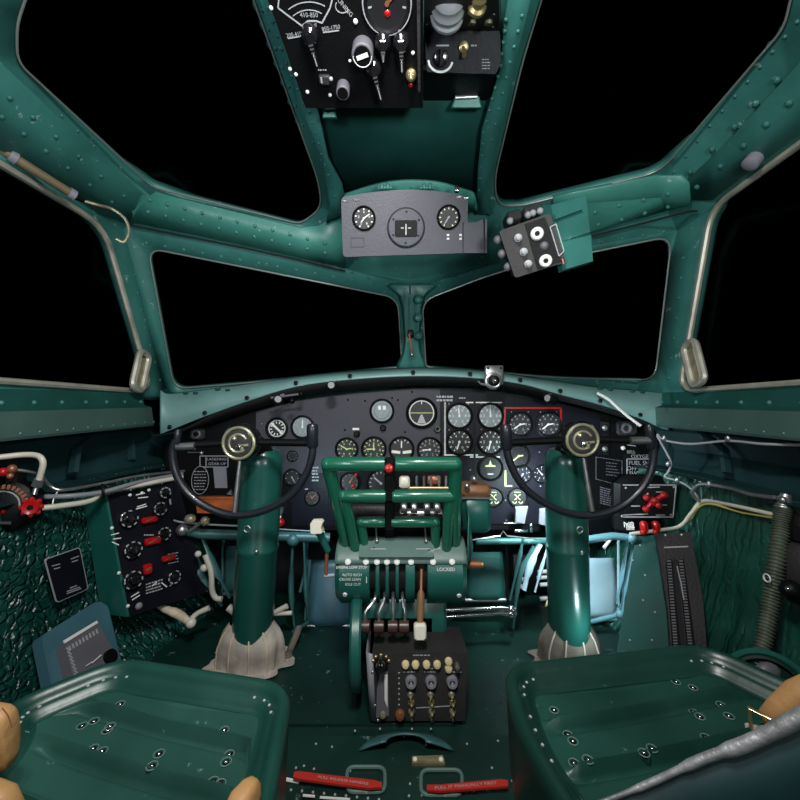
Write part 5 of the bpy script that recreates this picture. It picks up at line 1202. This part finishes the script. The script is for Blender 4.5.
m = MB('black'); m.add([hz(x, y, -.8865) for x, y in ((302, 797), (314, 797), (318, 806), (300, 806))], [[3, 2, 1, 0]]); m.add([hz(x, y, -.8865) for x, y in ((320, 798), (350, 800), (350, 808), (322, 806))], [[3, 2, 1, 0]]); m.use('white'); m.tube([hz(303, 795.5, -.885), hz(315, 796.5, -.885)], .0025, 6); m.tube([hz(320, 797.5, -.885), hz(350, 799.5, -.885)], .0025, 6)
m.tube([hz(283, 779, -.885), hz(299, 782, -.885)], .004, 6); m.build('slots', t)
def redtag(pts, txt, label, tc_, rot, sz):
    t = thing('red_strap', label, 'red strip', hz(*tc_, -.885), 'red lettered strips on the floor hatch')
    m = MB('red_tag'); o2 = [hz(x, y, -.870) for x, y in pts]; m.loft([[p-V(0, 0, .005) for p in o2], o2]); m.build('strip', t)
    m = MB('dim_white'); M = Matrix.Translation(hz(*tc_, -.8695)) @ RZ(rot); m.text(M, txt, sz, .8); m.build('lettering', t)
redtag([(294, 772), (298, 771), (374, 780), (382, 782), (382, 787), (370, 788), (300, 779), (293, 777)], 'PULL RELEASE HANDLE', 'red strip with faint lettering on the left of the floor hatch', (343, 780.2), -.14, .0115)
redtag([(427, 784.5), (440, 784.5), (500, 779), (508, 780), (508, 786), (440, 791), (427, 790)], 'PULL IT MANUALLY FIRST', 'red strip with white lettering on the right of the floor hatch', (466, 785.3), .09, .0125)
t = thing('brass_plate', 'small brass name plate with two bright screws on the floor hatch', 'plate', hz(428, 760, -.885))
m = MB('olive_metal'); m.use('brass'); o2 = [hz(x, y, -.882) for x, y in ((412, 756), (443, 755), (445, 763), (412, 763))]; m.loft([[p-V(0, 0, .006) for p in o2], o2]); m.use('olive_metal'); o2 = [hz(x, y, -.881) for x, y in ((418, 757), (438, 756), (438, 761.5), (418, 761.5))]; m.add(o2, [[3, 2, 1, 0]]); m.build('plate', t)
m = MB('white'); 
for x in (415, 441): m.dome(frame(hz(x, 759, -.882), V(0, 0, 1)), .006, .004, 10)
m.build_each('screw', t)
m = MB('floor_paint'); a = hz(318, 735, -.9); b = hz(318, 714, -.9)
m.box(Matrix.Translation((hz(318, 720, -.896)+hz(410, 728, -.896))/2), .50, .012, .010); struct(m.build('trim_19'))

# ================================================================ SEATS
def seat(loc, rim, ridge_dir, front, mt, label, zr, depth, holes, ridges, edge):
    t = thing('pilot_seat', label, 'seat', Y(*loc), 'bucket seats')
    rp = roundpoly(rim, .05, 7); rp = [Vector((p.x, p.y)) for p in rp]
    cx = sum(p.x for p in rp)/len(rp); cy = sum(p.y for p in rp)/len(rp); n = len(rp)
    area_ = sum(rp[i-1].x*rp[i].y-rp[i].x*rp[i-1].y for i in range(n)); sgn = 1 if area_ > 0 else -1
    def offs(dd):
        out = []
        for i in range(n):
            e0 = (rp[i]-rp[i-1]).normalized(); e1 = (rp[(i+1) % n]-rp[i]).normalized()
            tt = (e0+e1).normalized(); nn = Vector((-tt.y, tt.x))*sgn; out.append(rp[i]+nn*dd)
        return out
    def ringz(dd, z): return [Y(p.x, p.y, z) for p in offs(dd)]
    m = MB(mt)
    m.loft([ringz(-.004, zr-.16), ringz(-.010, zr-.03), ringz(-.012, zr-.012), ringz(-.006, zr-.002), ringz(.0, zr), ringz(.006, zr-.002), ringz(.012, zr-.010), ringz(.015, zr-.016), ringz(.020, zr-.018), ringz(.024, zr-.020), ringz(.030, zr-depth*.85), ringz(.034, zr-depth*.97), ringz(.039, zr-depth)], False, False)
    m.build('seat_shell', t, sharp=50)
    inner = offs(.0385); xs = [p.x for p in inner]; ys = [p.y for p in inner]
    vs = [Vector((p.x, p.y)) for p in inner]; es = [(i, (i+1) % n) for i in range(n)]
    rd = Vector(ridge_dir).normalized(); nd = Vector((-rd.y, rd.x)); step = .0035
    L_ = 1.0
    for iu in range(-60, 60):
        for iv in range(-150, 150):
            p = Vector((cx, cy))+rd*iu*.022+nd*iv*step
            if min(xs) < p.x < max(xs) and inside(p, inner): 
                if min((p-q).length for q in inner) > .006: vs.append(p)
    ov, oe, of, *_ = delaunay_2d_cdt(vs, es, [], 0, 1e-6)
    fr = Vector(front)
    def zz(p):
        v = (p-fr).dot(nd); h = 0
        for rv in ridges: h += .012*math.exp(-((v-rv)/.0048)**2) - .012*math.exp(-((v-rv+.013)/.006)**2)
        edge_d = min((p-q).length for q in inner); h *= min(1, edge_d/.03)
        return zr-depth+h-.006*min(1, edge_d/.12)
    pts = [Y(p.x, p.y, zz(p)) for p in ov]
    fs = [list(f) for f in of if inside((ov[f[0]]+ov[f[1]]+ov[f[2]])/3, inner)]
    m = MB(mt.replace('seat', 'pan')); m.add(pts, fs); m.build('seat_pan', t, sharp=70)  # worn pan; light from above also put into its lighter tone than the shell
    m = MB('dim_white')
    for i in range(0, n, 2):
        q = offs(.019)[i]; m.dome(frame(Y(q.x, q.y, zr-.018), V(0, 0, 1)), .003, .0022, 6)
    for x, y in holes:
        p = hz(x, y, zr-depth-.004); q = Vector((p.x, p.y)); p = Y(p.x, p.y, zz(q)+.001)
        m.use('grey_green').ring(Matrix.Translation(p), .0075, .0009, 16, 5); m.use('black').cyl(Matrix.Translation(p-V(0, 0, .0012)), .0045, .0013, seg=14); m.use('chrome').dome(Matrix.Translation(p), .0028, .002, 8)
    m.build_each('pan_bolt', t)
    return t, offs
zs = -.50
sl, offl = seat((-.40, .45, -.9), [(-.545, .775), (-.200, .705), (-.165, .47), (-.19, .25), (-.575, .25), (-.595, .595), (-.650, .660)], (1, -.26), (-.54, .77), 'seat_paint',
     'worn dark green metal bucket seat pan on the left', zs, .032, [(120, 706), (94, 722), (82, 727), (110, 727), (107, 731), (224, 732), (229, 753), (226, 763), (152, 771), (159, 753), (213, 783), (220, 786), (93, 749), (102, 751)], (-.068, -.143, -.218), None)
sr, offr = seat((.42, .45, -.9), [(.205, .755), (.625, .820), (.72, .66), (.68, .25), (.255, .25), (.190, .62)], (1, .215), (.205, .755), 'seat_paint_dark',
     'worn dark green metal bucket seat pan on the right', zs, .034, [(568, 733), (573, 743), (694, 707), (700, 716), (721, 704), (729, 716), (693, 689), (554, 712), (644, 758), (706, 737), (588, 766), (574, 766), (652, 752), (676, 683)], (-.102, -.182), None)
m = MB('seat_edge'); m.tube([Y(p.x, p.y, zs+.001) for p in offl(-.010)[18:30]], .004, 6); m.build('worn_edge', sl, label='bare worn metal edge')
# right seat: near side rail, blurred worn metal tube with green sheet below
rail = spline([P(560, 815, .50), P(600, 803, .50), P(650, 783, .49), P(700, 760, .475), P(750, 742, .46), P(800, 717, .445), P(850, 690, .43)], 5)
m = MB('rail_metal'); m.tube(rail, [.0025, .003, .004, .0055, .0075, .0085, .0095], 12); m.build('side_rail', sr, label='worn bare metal side rail')
m = MB('recess_paint'); m.sheet([[p, p+V(.0, -.01, -.06), p+V(.0, -.015, -.20)] for p in rail]); m.build('side_sheet', sr, solid=.003)  # green sheet; its shade is put into the near-black colour
# leather straps / arm pads
def pad(rings, label, name='arm_pad', buckle=None):
    t = thing(name, label, 'arm pad', rings[0][0], 'tan leather seat pads')
    m = MB('leather'); rr = []
    for c, ax, rx, ry in rings:
        M = frame(c, ax, V(0, 0, 1)); rr.append([M @ V(rx*math.copysign(abs(math.cos(a))**.7, math.cos(a)), ry*math.copysign(abs(math.sin(a))**.7, math.sin(a)), 0) for a in [2*PI*j/24 for j in range(24)]])
    m.loft(rr); m.build('leather_pad', t, sharp=80)
    return t
ax = V(1, .12, 0)
t = pad([(P(-120, 737, .52), ax, .041, .020), (P(-6, 737, .53), ax, .041, .020), (P(4, 738, .53), ax, .0405, .019), (P(9, 739, .53), ax, .038, .017), (P(11.5, 740, .53), ax, .034, .014), (P(12.5, 741, .53), ax, .020, .014)], 'tan leather pad end at the left edge, upper of the two')
m = MB('wood'); m.tube([P(2, 708, .505), P(8, 716, .505), P(12, 728, .505)], .0008, 5, smooth=3); m.build('stitched_seam', t)
pad([(P(-90, 812, .49), ax, .034, .02), (P(-8, 812, .49), ax, .034, .02), (P(8, 814, .49), ax, .030, .018), (P(18, 818, .49), ax, .018, .012)], 'tan leather pad end in the bottom left corner, lower of the two')
t = pad([(P(234, 830, .46), V(.5, .5, .4), .024, .018), (P(244, 804, .475), V(.4, .5, .4), .021, .016), (P(252, 788, .49), V(.3, .6, .3), .015, .012), (P(256, 780, .495), V(.3, .6, .3), .007, .007)], 'tan leather strap end over the right side of the left seat')
t = pad([(P(845, 690, .60), V(-1, 0, -.35), .040, .022), (P(800, 707, .62), V(-1, 0, -.35), .038, .020), (P(780, 716, .63), V(-1, .1, -.4), .026, .017), (P(766, 722, .64), V(-1, .1, -.4), .016, .012)], 'tan leather strap with brass buckle at the right seat corner')
m = MB('brass'); M = frame(P(760, 725, .635), V(-.9, -.6, -.2), V(0, 0, 1)); m.tube([M @ V(x, y, 0) for x, y in ((-.02, -.012), (.02, -.012), (.022, .012), (-.018, .012))], .003, 8, closed=True); m.build('buckle', t)
m = MB('canvas'); m.box(frame(P(757, 731, .645), V(-.4, -1, .2)), .03, .018, .006, .002); m.build('webbing', t)

for o in COL.objects:
    if 'wl' in o: del o['wl']
